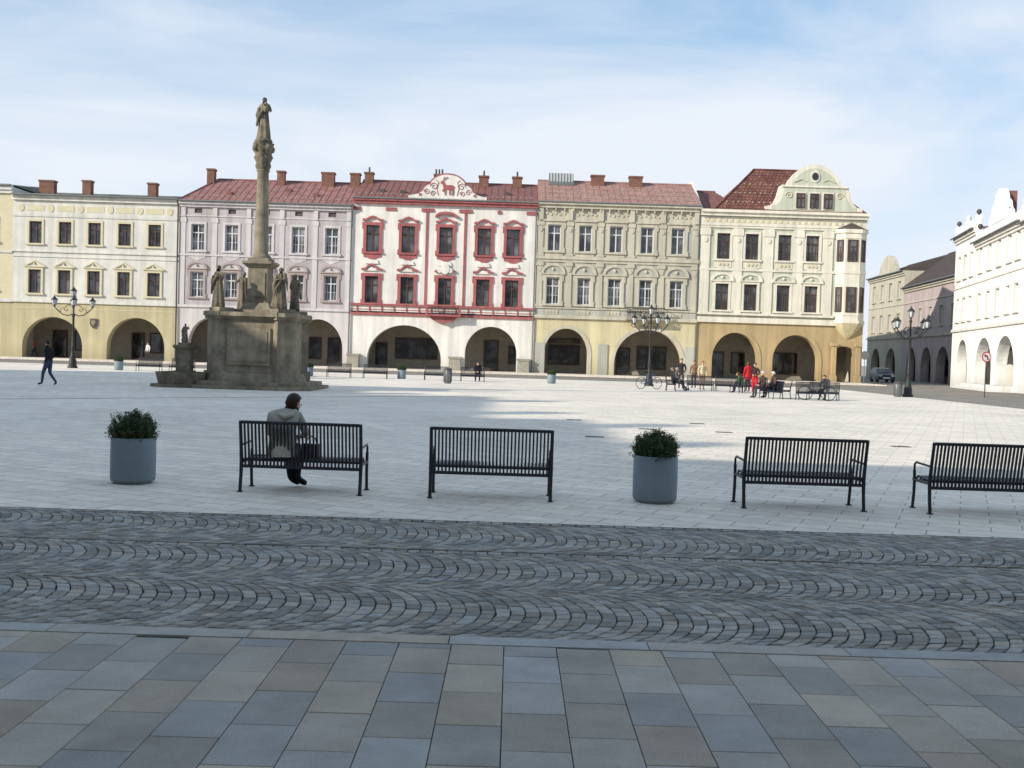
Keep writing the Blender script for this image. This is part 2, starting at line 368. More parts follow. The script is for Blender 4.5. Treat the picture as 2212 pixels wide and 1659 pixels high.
    def roof(s,x0,x1,ze,zr,dep,m,hl=0,hr=0,over=.45,seam=.62,guards=0,y0=0,gutter=True):
        b=MB(); c=s.cx; a,e=x0-c+.01,x1-c-.01; ym=y0+dep/2
        A=(a,y0-over,ze);B=(e,y0-over,ze);Cc=(e-hr,ym,zr);D=(a+hl,ym,zr);E=(a,y0+dep+.2,ze);F=(e,y0+dep+.2,ze)
        b.add([A,B,Cc,D],[(0,1,2,3)]); b.add([E,F,Cc,D],[(0,1,2,3)]); b.add([A,D,E],[(0,1,2)]); b.add([B,Cc,F],[(0,1,2)])
        if seam:
            n=int((e-a)/seam)
            for i in range(1,n):
                x=a+(e-a)*i/n
                f=1.0
                if hl and x<a+hl: f=(x-a)/hl
                if hr and x>e-hr: f=(e-x)/hr
                b.tube([(x,y0-over,ze+.02),(x,y0-over+(ym-y0+over)*f,ze+(zr-ze)*f+.02)],.028,0,4,False)
        b.tube([(a+hl,ym,zr+.02),(e-hr,ym,zr+.02)],.09,0,6)
        if hl: b.tube([(a,y0-over,ze+.03),(a+hl,ym,zr+.03)],.09,0,6)
        if gutter: b.tube([(a,y0-over-.06,ze-.03),(e,y0-over-.06,ze-.03)],.08,1,8)
        if guards:
            for r_ in range(guards):
                f=.18+.22*r_; x=a+.4+hl*f
                while x<e-.3-hr*f:
                    yy=y0-over+(ym-y0+over)*f; zz=ze+(zr-ze)*f
                    b.box(x,x+.13,yy-.05,yy+.03,zz+.01,zz+.13,2); x+=random.uniform(.4,.62)
        return b.obj('roof',[m,M['zinc'],M['arcin']],s.e)
    def chimney(s,roof,x,z0,z1,w=.9,y=3.5,d=.7,pots=0):
        b=MB(); b.box(-w/2,w/2,0,d,z0,z1-.18); b.box(-w/2-.07,w/2+.07,-.07,d+.07,z1-.18,z1-.02)
        for i in range(pots): b.lathe([(.1,z1-.02),(.08,z1+.5)],(-w/2+w*(i+.5)/pots,d/2),8,1)
        b.obj('chimney',[M['brick'],M['slate']],roof,(x-s.cx,y,0))
    def pipe(s,x,z1,m='zinc'):
        b=MB(); b.tube([(x-s.cx,-.14,.1),(x-s.cx,-.14,z1-.6),(x-s.cx,-.42,z1-.1)],.065); b.obj('downpipe',M[m],s.e)
def surround(w,h,t=.22,proud=.09,ped=None,pw=None,ph=.6,sill=True,apron=0,ears=False,m2=1,gap=.12):
    b=MB(); 
    b.box(-w/2-t,-w/2,-proud,.02,0,h); b.box(w/2,w/2+t,-proud,.02,0,h); b.box(-w/2-t,w/2+t,-proud-.003,.02,h,h+t)
    if ears:
        b.box(-w/2-t-.12,-w/2-t,-proud+.01,.02,h-.35,h+t); b.box(w/2+t,w/2+t+.12,-proud+.01,.02,h-.35,h+t)
        b.box(-w/2-t-.1,-w/2-t,-proud+.01,.02,0.02,.3); b.box(w/2+t,w/2+t+.1,-proud+.01,.02,.02,.3)
    if sill: b.box(-w/2-t-.1,w/2+t+.1,-proud-.1,.02,-.16,0)
    if apron:
        b.box(-w/2-t*.8,w/2+t*.8,-proud+.02,.02,-.16-apron,-.16)
        b.prism([(-w/2,-.16-apron),(w/2,-.16-apron),(w/4,-.32-apron),(0,-.42-apron),(-w/4,-.32-apron)],-proud+.03,.02)
    pw=pw or w/2+t+.15; z=h+t+gap
    if ped in('tri','arc'):
        n=14
        if ped=='tri': top=[(-pw,z),(0,z+ph),(pw,z)]
        else: top=[(-pw*math.cos(math.pi*i/n),z+ph*math.sin(math.pi*i/n)) for i in range(n+1)]
        if gap>.01: b.box(-pw,pw,-proud-.08,.02,z-.1,z)
        inn=[(x*.78,z+(q-z)*.72) for x,q in top]
        for i in range(len(top)-1):
            a,c,d,e=top[i],top[i+1],inn[i+1],inn[i]
            vs=[(p[0],-proud-.09,p[1]) for p in(a,c,d,e)]+[(p[0],.02,p[1]) for p in(a,c,d,e)]
            b.add(vs,[(0,1,2,3),(0,1,5,4),(3,2,6,7)])
        b.prism(list(reversed(inn)),-proud+.02,.02,m2)
        b.lathe([(.02,z+ph*.2),(.13,z+ph*.32),(.13,z+ph*.45),(.02,z+ph*.6)],(0,-proud),8,0)
    if ped=='flat': b.box(-pw,pw,-proud-.12,.02,z,z+.16)
    if ped=='bar':
        top=[(-pw,z),(-pw,z+.14),(-pw*.62,z+.18),(-pw*.35,z+.18+ph*.6),(0,z+.18+ph),(pw*.35,z+.18+ph*.6),(pw*.62,z+.18),(pw,z+.14),(pw,z)]
        bot=[(x*.86,q-.17) for x,q in top]; bot[0]=(-pw,z-.02); bot[-1]=(pw,z-.02)
        for i in range(len(top)-1):
            a,c,d,e=top[i],top[i+1],bot[i+1],bot[i]
            vs=[(p[0],-proud-.12,p[1]) for p in(a,c,d,e)]+[(p[0],.02,p[1]) for p in(a,c,d,e)]
            b.add(vs,[(0,1,2,3),(0,1,5,4),(3,2,6,7)])
    return b
def rosette(b,x,z,r=.2,p=.1,m=0):
    b.prism([(x+r*math.cos(t*math.pi/6),z+r*1.2*math.sin(t*math.pi/6)) for t in range(12)],-p,.02,m)

ZL=5.3
h=House('pale yellow town house with white trim beside the cream arcaded house',-49.5)
W0=[(-51.2,10.6,1.2,2.1),(-48.2,10.6,1.2,2.1),(-51.2,6.2,1.2,2.1),(-48.2,6.2,1.2,2.1)]
h.wall(-53,-46.1,ZL,15.6,W0,M['yellowtrim']); h.windows(W0,M['frbrown'],M['glass']); h.body(-53,-46.1,0,15.6,11,M['cream'])
h.arcade(-53,-46.1,ZL,[(-49.6,2.3,1.6,3.9)],M['yellowlow'],[(-49.6,2.6,.5,2.2)])
h.bands([(-53,-46.1,15.3,15.75,.35),(-53,-46.1,15.0,15.29,.2),(-53,-46.1,5.1,5.4,.15),(-53,-46.1,9.6,9.8,.1)],M['cream'])
h.each('window_surround',surround(1.2,2.1),[M['cream'],M['cream']],[(a[0],a[1]) for a in W0])
r_=h.roof(-53,-46.1,15.75,16.4,11,M['patina'])
# --- H1 cream
h=House('cream three storey arcaded house with triangular window pediments',-38.5)
xs=[-44.0,-41.3,-38.6,-35.85,-33.1]; x0,x1=-46.1,-30.85
up=[(x,10.55,1.15,2.0) for x in xs]; lo=[(x,6.0,1.15,2.15) for x in xs]
h.wall(x0,x1,ZL,14.9,up+lo,M['cream']); h.windows(up+lo,M['frbrown'],M['glass']); h.body(x0,x1,0,14.9,11,M['cream'])
h.each('window_surround',surround(1.15,2.0,t=.2,proud=.06),[M['yellowtrim']]*2,[(x,10.55) for x in xs])
h.each('window_surround',surround(1.15,2.15,t=.2,ped='tri',ph=.55,pw=.98),[M['yellowtrim'],M['cream']],[(x,6.0) for x in xs])
h.arcade(x0,x1,ZL-.1,[(-42.3,2.75,1.2,3.85),(-34.65,2.65,1.3,4.0)],M['yellowlow'],[(-43.5,1.4,0,2.6),(-41.2,1.8,.7,1.9),(-36,1.2,0,2.6),(-33.8,2.2,.7,1.9)])
h.bands([(x0,x1,14.72,14.95,.42),(x0,x1,14.45,14.715,.25),(x0,x1,9.75,9.9,.12),(x0,x1,9.3,9.4,.07),(x0,x1,5.15,5.4,.16),(x0,x1,12.98,13.1,.07)],M['cream'])
b=MB(); b.box(x0-h.cx,x1-h.cx,-.018,.01,13.12,14.44)
for i in range(6): 
    xx=-45.35+i*2.72; rosette(b,xx-h.cx,13.75,.28,.06,1)
    if i<5: b.box(xx+.55-h.cx,xx+2.15-h.cx,-.04,.02,13.5,14.0,1)
b.obj('frieze',[M['cream'],M['yellowtrim']],h.e)
b=MB(); b.box(x0-h.cx,x1-h.cx,-.03,.02,4.6,4.66)
b.obj('string_course',M['yellowtrim'],h.e)
b=MB(); b.prism([(-.33,.4),(.33,.4),(.33,-.1),(.2,-.35),(0,-.5),(-.2,-.35),(-.33,-.1)],-.12,.0); b.prism([(-.2,.25),(.2,.25),(.2,0),(0,-.3),(-.2,0)],-.16,-.1,1)
b.obj('crest',[M['slate'],M['sand']],h.e,(0,0,3.4))
r_=h.roof(x0,x1,14.95,15.9,11,M['patina'],over=.5)
for x,z in((-45,16.9),(-41.2,17.0),(-35,16.95)): h.chimney(r_,x+.3,15.2,z,.8 if x>-44 else 1.4)
h.pipe(-30.95,14.9,'slate')
# --- H2 mauve
h=House('mauve grey arcaded house with white windows and red metal roof',-22.9)
xs=[-29.15,-26.05,-22.95,-19.95,-16.9]; x0,x1=-30.85,-15.0
up=[(x,10.35,1.2,2.4) for x in xs]; lo=[(x,6.1,1.2,2.3) for x in xs]; vent=[(x,13.75,.7,.42) for x in xs]
h.wall(x0,x1,ZL,14.8,up+lo+vent,M['mauve']); h.windows(up+lo,M['frwhite'],M['glassc'],style=1); h.body(x0,x1,0,14.8,11,M['mauve'])
b=MB(); b.box(-.35,.35,.1,.15,0,.42); h.each('attic_vent',b,M['slate'],[(x,13.75) for x in xs])
h.each('window_surround',surround(1.2,2.4,t=.2,proud=.06,apron=.5),[M['palepink']]*2,[(x,10.35) for x in xs])
h.each('window_surround',surround(1.2,2.3,t=.2,ped='arc',ph=.62,pw=.95,ears=True),[M['mauvetrim'],M['palepink']],[(x,6.1) for x in xs])
h.arcade(x0,x1,ZL-.1,[(-27.9,2.0,1.5,4.2),(-23.0,2.0,1.5,4.2),(-18.0,2.35,1.6,4.4)],M['palepink'],[(-28.5,1.5,0,2.6),(-25,2.2,.6,2.2),(-21,2,.6,2.2),(-17.2,1.2,0,2.7),(-19,1.2,0.6,2.1)])
h.bands([(x0,x1,14.55,14.85,.4),(x0,x1,14.3,14.545,.2),(x0,x1,9.85,10.0,.1),(x0,x1,5.15,5.38,.15),(x0,x1,13.45,13.55,.06)],M['palepink'])
b=MB(); b.box(-.22,.22,-.05,.02,5.39,13.44); b.box(-.3,.3,-.08,.02,12.9,13.3); b.box(-.2,.2,-.12,.02,13.43,14.29)
h.each('pilaster',b,M['palepink'],[(x,0) for x in (-30.5,-27.6,-24.5,-21.45,-18.4,-15.35)])
r_=h.roof(x0,x1,14.85,17.75,11,M['roofred'],hl=1.9,guards=1)
for x,w in((-29.4,.7),(-22.7,.7),(-18.2,1.2),(-15.6,.9)): h.chimney(r_,x,16,18.6,w,y=4.3)
for (x,yy) in((-27,1.2),(-21.8,2.5),(-19,1.4),(-24.6,2.9)):
    b=MB(); z=14.85+(yy+.45)*.487; b.box(x-h.cx,x+.5-h.cx,yy,yy+.5,z,z+.32); b.obj('skylight',M['roofdark'],r_)
h.pipe(-15.1,14.8)
# --- H3 white and red
h=House('white house with raspberry red trim and a stag gable',-6.5)
xs=[-13.15,-9.9,-6.45,-2.95,-.3]; x0,x1=-15.0,1.87
up=[(x,10.7,1.2,2.45) for x in xs]; lo=[(x,6.05,1.2,2.45) for x in xs]
h.wall(x0,x1,ZL,15.3,up+lo,M['white']); h.windows(up+lo,M['frbrown'],M['glass'],style=0); h.body(x0,x1,0,15.3,11,M['white'])
h.each('window_surround',surround(1.2,2.45,t=.26,proud=.1,ped='bar',ph=.28,pw=.95,ears=True,apron=.3,gap=.14),[M['red']]*2,[(x,10.7) for x in xs])
h.each('window_surround',surround(1.2,2.45,t=.26,proud=.1,ped='bar',ph=.42,pw=.95,ears=True,gap=.3),[M['red']]*2,[(x,6.05) for x in xs])
h.arcade(x0,x1,ZL-.35,[(-10.0,3.4,.9,4.1),(-2.05,2.37,1.7,4.2)],M['white'],[(-12.6,1.1,0,2.4),(-9.3,4.0,.9,2.0),(-2.1,1.4,0,2.9),(.0,.9,.7,1.7)])
h.bands([(x0,x1,15.35,15.6,.48),(x0,x1,15.1,15.345,.32)],M['red'])
h.bands([(x0,x1,5.78,6.0,.16),(x0,x1,4.95,5.18,.16)],M['red'],'string_course')
cur=x0
for x in xs+[99]:
    b=MB(); e_=min(x-1.15,x1); b.box(cur-h.cx,e_-h.cx,-.1,.02,14.5,14.72); b.box(cur-h.cx,e_-h.cx,-.06,.02,14.74,14.8); cur=x+1.15
    b.obj('frieze_panel',M['red'],h.e)
b=MB(); b.prism([(-.62,9.62),(.62,9.62),(.5,9.95),(0,10.0),(-.5,9.95)],-.12,.0); b.prism([(-.55,8.98),(.55,8.98),(.25,9.2),(0,9.32),(-.25,9.2)],-.14,.0)
h.each('window_apron',b,M['white'],[(x,0) for x in xs])
b=MB(); b.box(-.11,.11,-.06,.02,6.01,14.49); h.each('pilaster',b,M['red'],[(-8.2,0),(-4.7,0)])
b=MB()
for i in range(15): x=-14.4+i*1.13; b.box(x-.05-h.cx,x+.05-h.cx,-.07,.02,5.19,5.77)
b.box(x0-h.cx,x1-h.cx,-.02,.02,5.42,5.5); b.obj('string_course',M['red'],h.e)
b=MB(); c=-6.45-h.cx
arc=[(c-1.05*math.cos(math.pi*i/12),14.05+.5*math.sin(math.pi*i/12)) for i in range(13)]; inn=[(c-.82*math.cos(math.pi*i/12),14.0+.32*math.sin(math.pi*i/12)) for i in range(13)]
for i in range(12):
    q=(arc[i],arc[i+1],inn[i+1],inn[i]); vs=[(p[0],-.3,p[1]) for p in q]+[(p[0],.0,p[1]) for p in q]; b.add(vs,[(0,1,2,3),(0,1,5,4),(3,2,6,7)])
b.obj('central_hood',M['red'],h.e)
b=MB(); rosette(b,c,9.35,.42,.28); rosette(b,c-.5,9.2,.2,.24); rosette(b,c+.5,9.2,.2,.24); b.obj('cartouche',M['white'],h.e)
b=MB(); b.box(c-1.6,c+1.6,-.9,-.16,4.98,5.16); b.prism([(c-1.3,4.97),(c+1.3,4.97),(c+.9,4.6),(c+.3,4.5),(c,4.3),(c-.3,4.5),(c-.9,4.6)],-.5,-.0)
for sg in(-1,1): b.box(c+sg*1.5-.1,c+sg*1.5+.1,-.9,-.7,5.17,6.0)
b.box(c-1.6,c+1.6,-.92,-.82,5.9,6.03)
b.obj('balcony',M['red'],h.e)
b=MB()
for i in range(22): x=c-1.38+i*.131; b.tube([(x,-.87,5.17),(x+.03,-.92,5.5),(x,-.87,5.9)],.022,0,5)
b.obj('balcony_railing',M['iron'],h.e)
gp=[(3.85,15.6),(3.85,15.86),(3.3,15.95),(2.8,16.08),(2.45,16.35),(2.25,16.75),(1.95,16.98),(1.7,17.0),(1.6,17.35),(1.3,17.62),(.95,17.85),(.5,18.0),(0,18.05)]
full=[(x,z) for x,z in gp]+[(-x,z) for x,z in reversed(gp[:-1])]; full.reverse()
b=MB(); b.prism(full,-.16,.35,0)
inn=[(x*.93,15.7+(z-15.6)*.90) for x,z in full]; b.prism(inn,-.22,-.1,1)
stag=[(-.62,.62),(-.5,.78),(-.38,.76),(-.25,.5),(-.1,.42),(.3,.42),(.45,.38),(.54,.28),(.47,.1),(.5,-.1),(.45,-.42),(.36,-.42),(.38,-.12),(.25,.02),(.2,-.02),(.22,-.4),(.14,-.4),(.1,.05),(-.15,.05),(-.18,-.42),(-.26,-.42),(-.27,.05),(-.42,-.14),(-.48,-.1),(-.36,.15),(-.4,.35),(-.47,.54),(-.6,.54)]
b.prism([(x*1.1,16.5+z*1.08) for x,z in stag],-.30,-.2,2)
for sg in(0,1):
    q=[(-.42+.12*sg,.78),(-.35+.2*sg,1.0),(-.3+.25*sg,1.13)]
    b.tube([(x*1.1,-.27,16.5+z*1.08) for x,z in q],.026,2,5); 
    b.tube([((-.36+.2*sg)*1.1,-.27,16.5+.98*1.08),((-.22+.25*sg)*1.1,-.27,16.5+1.0*1.08)],.022,2,5)
def scroll(b,cx,cz,r,sg,m,y=-.25,th=.035):
    pts=[(cx+sg*(r*(1-i/22))*math.cos(i*.5),y,cz+(r*(1-i/22))*math.sin(i*.5)) for i in range(18)]
    b.tube(pts,th,m,5)
for sg in(-1,1):
    scroll(b,sg*1.25,16.8,.36,sg,2,th=.028); scroll(b,sg*1.35,16.15,.26,-sg,2,th=.028); scroll(b,sg*1.9,16.3,.28,sg,2,th=.028); scroll(b,sg*2.5,16.0,.16,-sg,2,th=.028)
    b.tube([(sg*.85,-.25,16.0),(sg*1.0,-.25,16.6),(sg*.85,-.25,17.2),(sg*1.1,-.25,17.4)],.026,2,5)
b.obj('gable',[M['red'],M['white'],M['red']],h.e,(-6.4-h.cx,0,0))
r_=h.roof(x0,x1,15.6,18.1,11,M['roofdark'],guards=1)
for x,w,p in((-14.3,.8,1),(-7.6,.9,3),(-3.3,.9,1),(-.1,.9,1)): h.chimney(r_,x,16.2,18.75,w,y=4.4,pots=p)
for (x,yy) in((-12.9,1.5),(-10.9,1.2),(-1.2,1.6)):
    b=MB(); z=15.6+(yy+.45)*.42; b.box(x-h.cx,x+.5-h.cx,yy,yy+.6,z,z+.3); b.obj('skylight',M['slate'],r_)
h.pipe(1.75,15.2)
for x in (-14.6,-5.3,.95):
    b=MB(); b.plan([(-.55,-.9),(.55,-.9),(.55,.0),(-.55,.0)],0.1,1.15,0,[(-.5,-.6),(.5,-.6),(.5,0),(-.5,0)]); b.box(-.6,.6,-.66,0,1.15,1.35)
    b.obj('buttress',M['stone'],h.e,(x-h.cx,0,0))
# --- H4
h=House('beige and grey green house with arched window hoods and iron balcony',9.3)
xs=[3.45,6.3,9.1,11.95,14.75]; x0,x1=1.87,16.75
up=[(x,11.3,1.2,2.4) for x in xs]; lo=[(x,6.45,1.2,2.45) for x in xs]
h.wall(x0,x1,ZL,15.6,up+lo,M['greygreen']); h.windows(up,M['frwhite'],M['glass']);h.windows(lo,M['frwhite'],M['glassc'],style=1); h.body(x0,x1,0,15.6,11,M['beige'])
h.each('window_surround',surround(1.2,2.4,t=.28,proud=.1,ears=True,apron=.4,ped='flat',gap=.02,pw=1.05),[M['beige']]*2,[(x,11.3) for x in xs])
h.each('window_surround',surround(1.2,2.45,t=.26,proud=.12,ped='arc',ph=.95,pw=1.12,ears=True,gap=.1),[M['beige'],M['greygreen']],[(x,6.45) for x in xs])
h.arcade(x0,x1,ZL-.1,[(4.85,2.0,1.9,4.25),(12.4,3.1,1.2,4.35)],M['yellowg'],[(4.9,3.0,.8,1.9),(10.6,1.3,0,2.6),(13.3,2.8,.6,2.2)],rings=M['beige'])
h.bands([(x0,x1,15.5,15.75,.5),(x0,x1,15.2,15.495,.3),(x0,x1,13.98,14.12,.1),(x0,x1,10.55,10.85,.2),(x0,x1,10.3,10.545,.1),(x0,x1,5.15,5.45,.22),(x0,x1,6.05,6.2,.1)],M['beige'])
b=MB(); a=0
for z0,z1 in((6.19,10.31),(10.84,13.99)):
    b.box(a-.26,a+.26,-.09,.02,z0,z1); b.box(a-.34,a+.34,-.15,.02,z1-.37,z1-.04); b.box(a-.34,a+.34,-.13,.02,z0+.04,z0+.24)
    rosette(b,a,z1-.75,.16,.15)
b.box(a-.2,a+.2,-.22,.02,14.1,15.19)
h.each('pilaster',b,M['beige'],[(x,0) for x in (2.2,4.88,7.7,10.52,13.35,16.4)])
b=MB(); b.box(x0-h.cx,x1-h.cx,-.02,.01,14.13,15.19)
for i in range(36):
    x=x0+.4+i*.41; a=x-h.cx; rosette(b,a,14.65+.08*(i%2),.11,.08); 
    if i%2: b.box(a-.05,a+.05,-.29,.02,14.95,15.185)
b.obj('frieze',M['beige'],h.e)
b=MB(); b.box(-.6,.6,-.03,.02,-.22,.22)
for k in(-.45,-.15,.15,.45): rosette(b,k,0,.1,.07)
h.each('window_ornament',b,M['beige'],[(x,5.75) for x in xs])
b=MB(); b.box(-.45,.45,-.12,.0,.1,2.9)
h.each('pier_panel',b,M['greygreen'],[(2.45,0),(8.2,0),(16.2,0)])
b=MB(); a=11.95-h.cx; b.box(a-1.75,a+1.75,-1.0,-.1,5.2,5.36,1)
for i in range(24): x=a-1.7+i*.148; b.tube([(x,-.97,5.36),(x,-1.08,5.6),(x,-.95,6.3)],.022,0,5)
b.tube([(a-1.72,-.1,6.32),(a-1.72,-.96,6.32),(a+1.72,-.96,6.32),(a+1.72,-.1,6.32)],.04,0,6); b.tube([(a-1.72,-.97,5.85),(a+1.72,-.97,5.85)],.03,0,6)
for k in range(7): scroll(b,a-1.5+k*.5,5.75,.2,1 if k%2 else -1,0,-1.0,.022)
for sg in(-1,1): b.tube([(a+sg*1.2,-.1,4.7),(a+sg*1.2,-.5,4.85),(a+sg*1.2,-.9,5.2)],.06,1,6)
b.obj('balcony',[M['iron'],M['stone']],h.e)
r_=h.roof(x0,x1,15.75,18.6,11,M['rooffade'],guards=3)
for x in(7.6,11.25): h.chimney(r_,x,16.5,19.15,1.25,y=4.4)
b=MB(); a=4.1-h.cx
b.box(a-1.2,a+1.2,4.2,5.4,18,18.35); b.prism([(a-1.2,18.35),(a+1.2,18.35),(a+1.15,19.2),(a-1.15,19.2)],4.5,5.2,1)
for i in range(9): b.tube([(a-1.15+i*.287,4.46,18.36),(a-1.15+i*.287,4.46,19.2)],.03,0,5)
b.obj('roof_lantern',[M['zinc'],M['lantern']],r_)
h.pipe(16.65,15.5)
b=MB(); b.box(-1.5,1.5,-.05,.0,0,.42); sg=b.obj('shop_sign',M['slate'],h.e,(4.9-h.cx,4.25,2.95))
cu=bpy.data.curves.new('t','FONT'); cu.body='ELEKTRO'; cu.size=.36; cu.extrude=.01; cu.align_x='CENTER'
to=bpy.data.objects.new('t',cu); COL.objects.link(to); dg=bpy.context.evaluated_depsgraph_get(); me=bpy.data.meshes.new_from_object(to.evaluated_get(dg)); bpy.data.objects.remove(to)
me.materials.clear(); me.materials.append(M['dullletter']); mk('lettering',me,sg,(0,-.07,.08),(R(90),0,0))
# --- H5 corner house
h=House('ivory and sage corner house with shaped gable and corner oriel',24.4)
x0,x1=16.75,32.0; xs=[18.95,21.55,24.55,27.1]
up=[(x,11.05,1.2,2.35) for x in xs]; lo=[(x,6.4,1.2,2.4) for x in xs]
h.wall(x0,x1,ZL,15.3,up+lo,M['green']); h.windows(up+lo,M['frbrown'],M['glass'],style=1); h.body(x0,x1,0,15.3,12,M['ivory'])
h.each('window_surround',surround(1.2,2.35,t=.2,proud=.07,apron=.6),[M['ivory']]*2,[(x,11.05) for x in xs])
h.each('window_surround',surround(1.2,2.4,t=.2,proud=.12,ped='arc',ph=.7,pw=1.05,gap=.12),[M['ivory'],M['green']],[(x,6.4) for x in xs])
h.arcade(x0,x1,ZL,[(20.35,2.1,1.9,4.35),(25.9,2.1,1.9,4.3),(30.35,.85,2.9,3.4)],M['ochre'],[(19.6,1.3,0,2.5),(21.6,1.3,.5,2.0),(26,2.6,.5,2.1),(30.5,1.0,0,2.6)],rings=M['ochre'])
h.bands([(x0,x1,15.25,15.5,.6),(x0,x1,14.95,15.245,.4),(x0,x1,13.9,14.05,.12),(x0,29.2,10.0,10.2,.12),(x0,x1,5.25,5.75,.2),(x0,29.2,5.95,6.15,.28),(x0,x1,14.1,14.9,.1)],M['ivory'])
b=MB(); a=0; b.box(a-.45,a+.45,-.09,.02,6.14,10.01); b.box(a-.45,a+.45,-.085,.02,10.19,13.91); b.box(a-.5,a+.5,-.15,.02,13.2,13.8); rosette(b,a,12.8,.2,.16)
h.each('pilaster',b,M['ivory'],[(x,0) for x in (17.25,20.25,23.05,25.8,28.5)])
b=MB(); b.box(x0+.3-h.cx,x1-.3-h.cx,-.11,.02,14.38,14.42)
for i in range(26): rosette(b,x0+.6+i*.56-h.cx,14.6,.15,.14)
b.obj('gilded_ornament',M['yellowtrim'],h.e)
b=MB()
for k in(-.35,0,.35): rosette(b,k,0,.13,.12)
h.each('window_ornament',b,M['yellowtrim'],[(x,10.6) for x in xs])
gp=[(4.45,15.5),(4.45,15.95),(3.95,16.05),(3.6,16.35),(3.35,16.9),(3.2,17.5),(3.1,17.85),(2.55,17.95),(2.35,18.35),(1.9,18.95),(1.4,19.4),(.7,19.78),(0,19.9)]
full=[(x,z) for x,z in gp]+[(-x,z) for x,z in reversed(gp[:-1])]; full.reverse()
b=MB(); b.prism(full,-.2,.5,0); inn=[(x*.87,15.62+(z-15.5)*.89) for x,z in full]; b.prism(inn,-.24,-.1,1)
b.box(-3.0,3.0,-.36,-.2,17.75,17.92,0); rosette(b,0,18.75,.45,.32,0); rosette(b,0,18.75,.3,.36,2)
for x in(-1.25,0,1.25): b.box(x-.5,x+.5,-.30,-.2,15.75,17.35,0)
for sg in(-1,1): scroll(b,sg*2.3,17.0,.35,sg,3,-.28,.05); b.tube([(sg*1.9,-.28,18.2),(sg*1.2,-.28,18.5),(sg*.8,-.28,18.3)],.05,3,5)
g_=b.obj('gable',[M['ivory'],M['green'],M['glassd'],M['yellowtrim']],h.e,(27.0-h.cx,0,0))
h.windows([(25.75,15.85,.8,1.35),(27,15.85,.8,1.35),(28.25,15.85,.8,1.35)],M['frbrown'],M['glass'],y=-.40)
r_=h.roof(17.9,x1,15.45,20.2,10,M['rooftile'],hl=4.7,hr=4.5,seam=0,guards=3)
r2=h.roof(x0+.3,21.5,15.45,18.4,12,M['roofdark'],hr=2,seam=.5,guards=0,y0=1.8,gutter=False)
b=MB()
vs=[(0,-.3,15.4),(0,6.2,19.1),(0,7.2,19.1),(0,12,15.4)]; v2=[(x+.22,y,z) for x,y,z in vs]; b.add(vs+v2,[(0,1,2,3),(4,5,6,7),(0,1,5,4),(1,2,6,5),(2,3,7,6)])
b.obj('firewall',M['ivory'],h.e,(x0-h.cx+.02,0,0))
PL=[(29.25,0),(29.85,-.7),(31.25,-.7),(31.95,0)]
def osc(k,e=0): return [((x-30.575)*k+30.575-h.cx,y*k) for x,y in PL]
b=MB(); b.plan(osc(1),5.75,13.7,0)
for z0,z1,k in((5.5,5.75,1.12),(10.0,10.3,1.08),(13.7,14.05,1.15),(6.2,6.35,1.06),(13.2,13.4,1.06)): b.plan(osc(k),z0,z1,1)
b.plan(osc(.75),4.95,5.5,2,osc(1.1)); b.plan(osc(.4),4.45,4.95,2,osc(.75)); b.plan(osc(.1),4.1,4.45,2,osc(.4))
b.plan(osc(1.18),14.05,14.4,3,osc(.6)); b.plan(osc(.6),14.4,14.7,3,osc(.1))
ori=b.obj('oriel',[M['ivory'],M['ivory'],M['yellowg'],M['slate']],h.e)
for z,hh in((6.5,2.3),(11.1,2.0)):
    for (xa,ya),(xb,yb) in zip(PL[:-1],PL[1:]):
        mx,my=(xa+xb)/2-h.cx,(ya+yb)/2; an=math.atan2(yb-ya,xb-xa); w=.75 if abs(ya-yb)<.01 else .5
        b=MB(); f=.08; b.box(-w/2-.1,-w/2+f,-.07,.03,0,hh); b.box(w/2-f,w/2+.1,-.07,.03,0,hh); b.box(-w/2+f,w/2-f,-.07,.03,0,f); b.box(-w/2+f,w/2-f,-.07,.03,hh-f,hh); b.box(-w/2+f,w/2-f,-.06,.03,hh*.65,hh*.65+.08); b.box(-.03,.03,-.055,.03,f,hh*.65)
        b.add([(-w/2,-.03,.04),(w/2,-.03,.04),(w/2,-.03,hh-.04),(-w/2,-.03,hh-.04)],[(0,1,2,3)],1)
        b.obj('oriel_window',[M['frbrown'],M['glass']],ori,(mx,my,z),(0,0,an))
b=MB(); b.box(0.3,14.9,12.02,46,0,14.5); b.obj('added_shade_wing',M['ivory'],h.e,(x0-h.cx,0,0))  # unseen wing, added behind the corner house to shade the side street
b=MB(); b.box(-.18,.18,-.6,-.25,0.1,3.4,0); b.box(-.3,.3,-.7,-.15,3.4,3.7,0); b.box(-.26,.26,-.68,-.17,.1,.7,0)
h.each('corner_column',b,[M['ochre']],[(29.3,0),(31.5,0)])
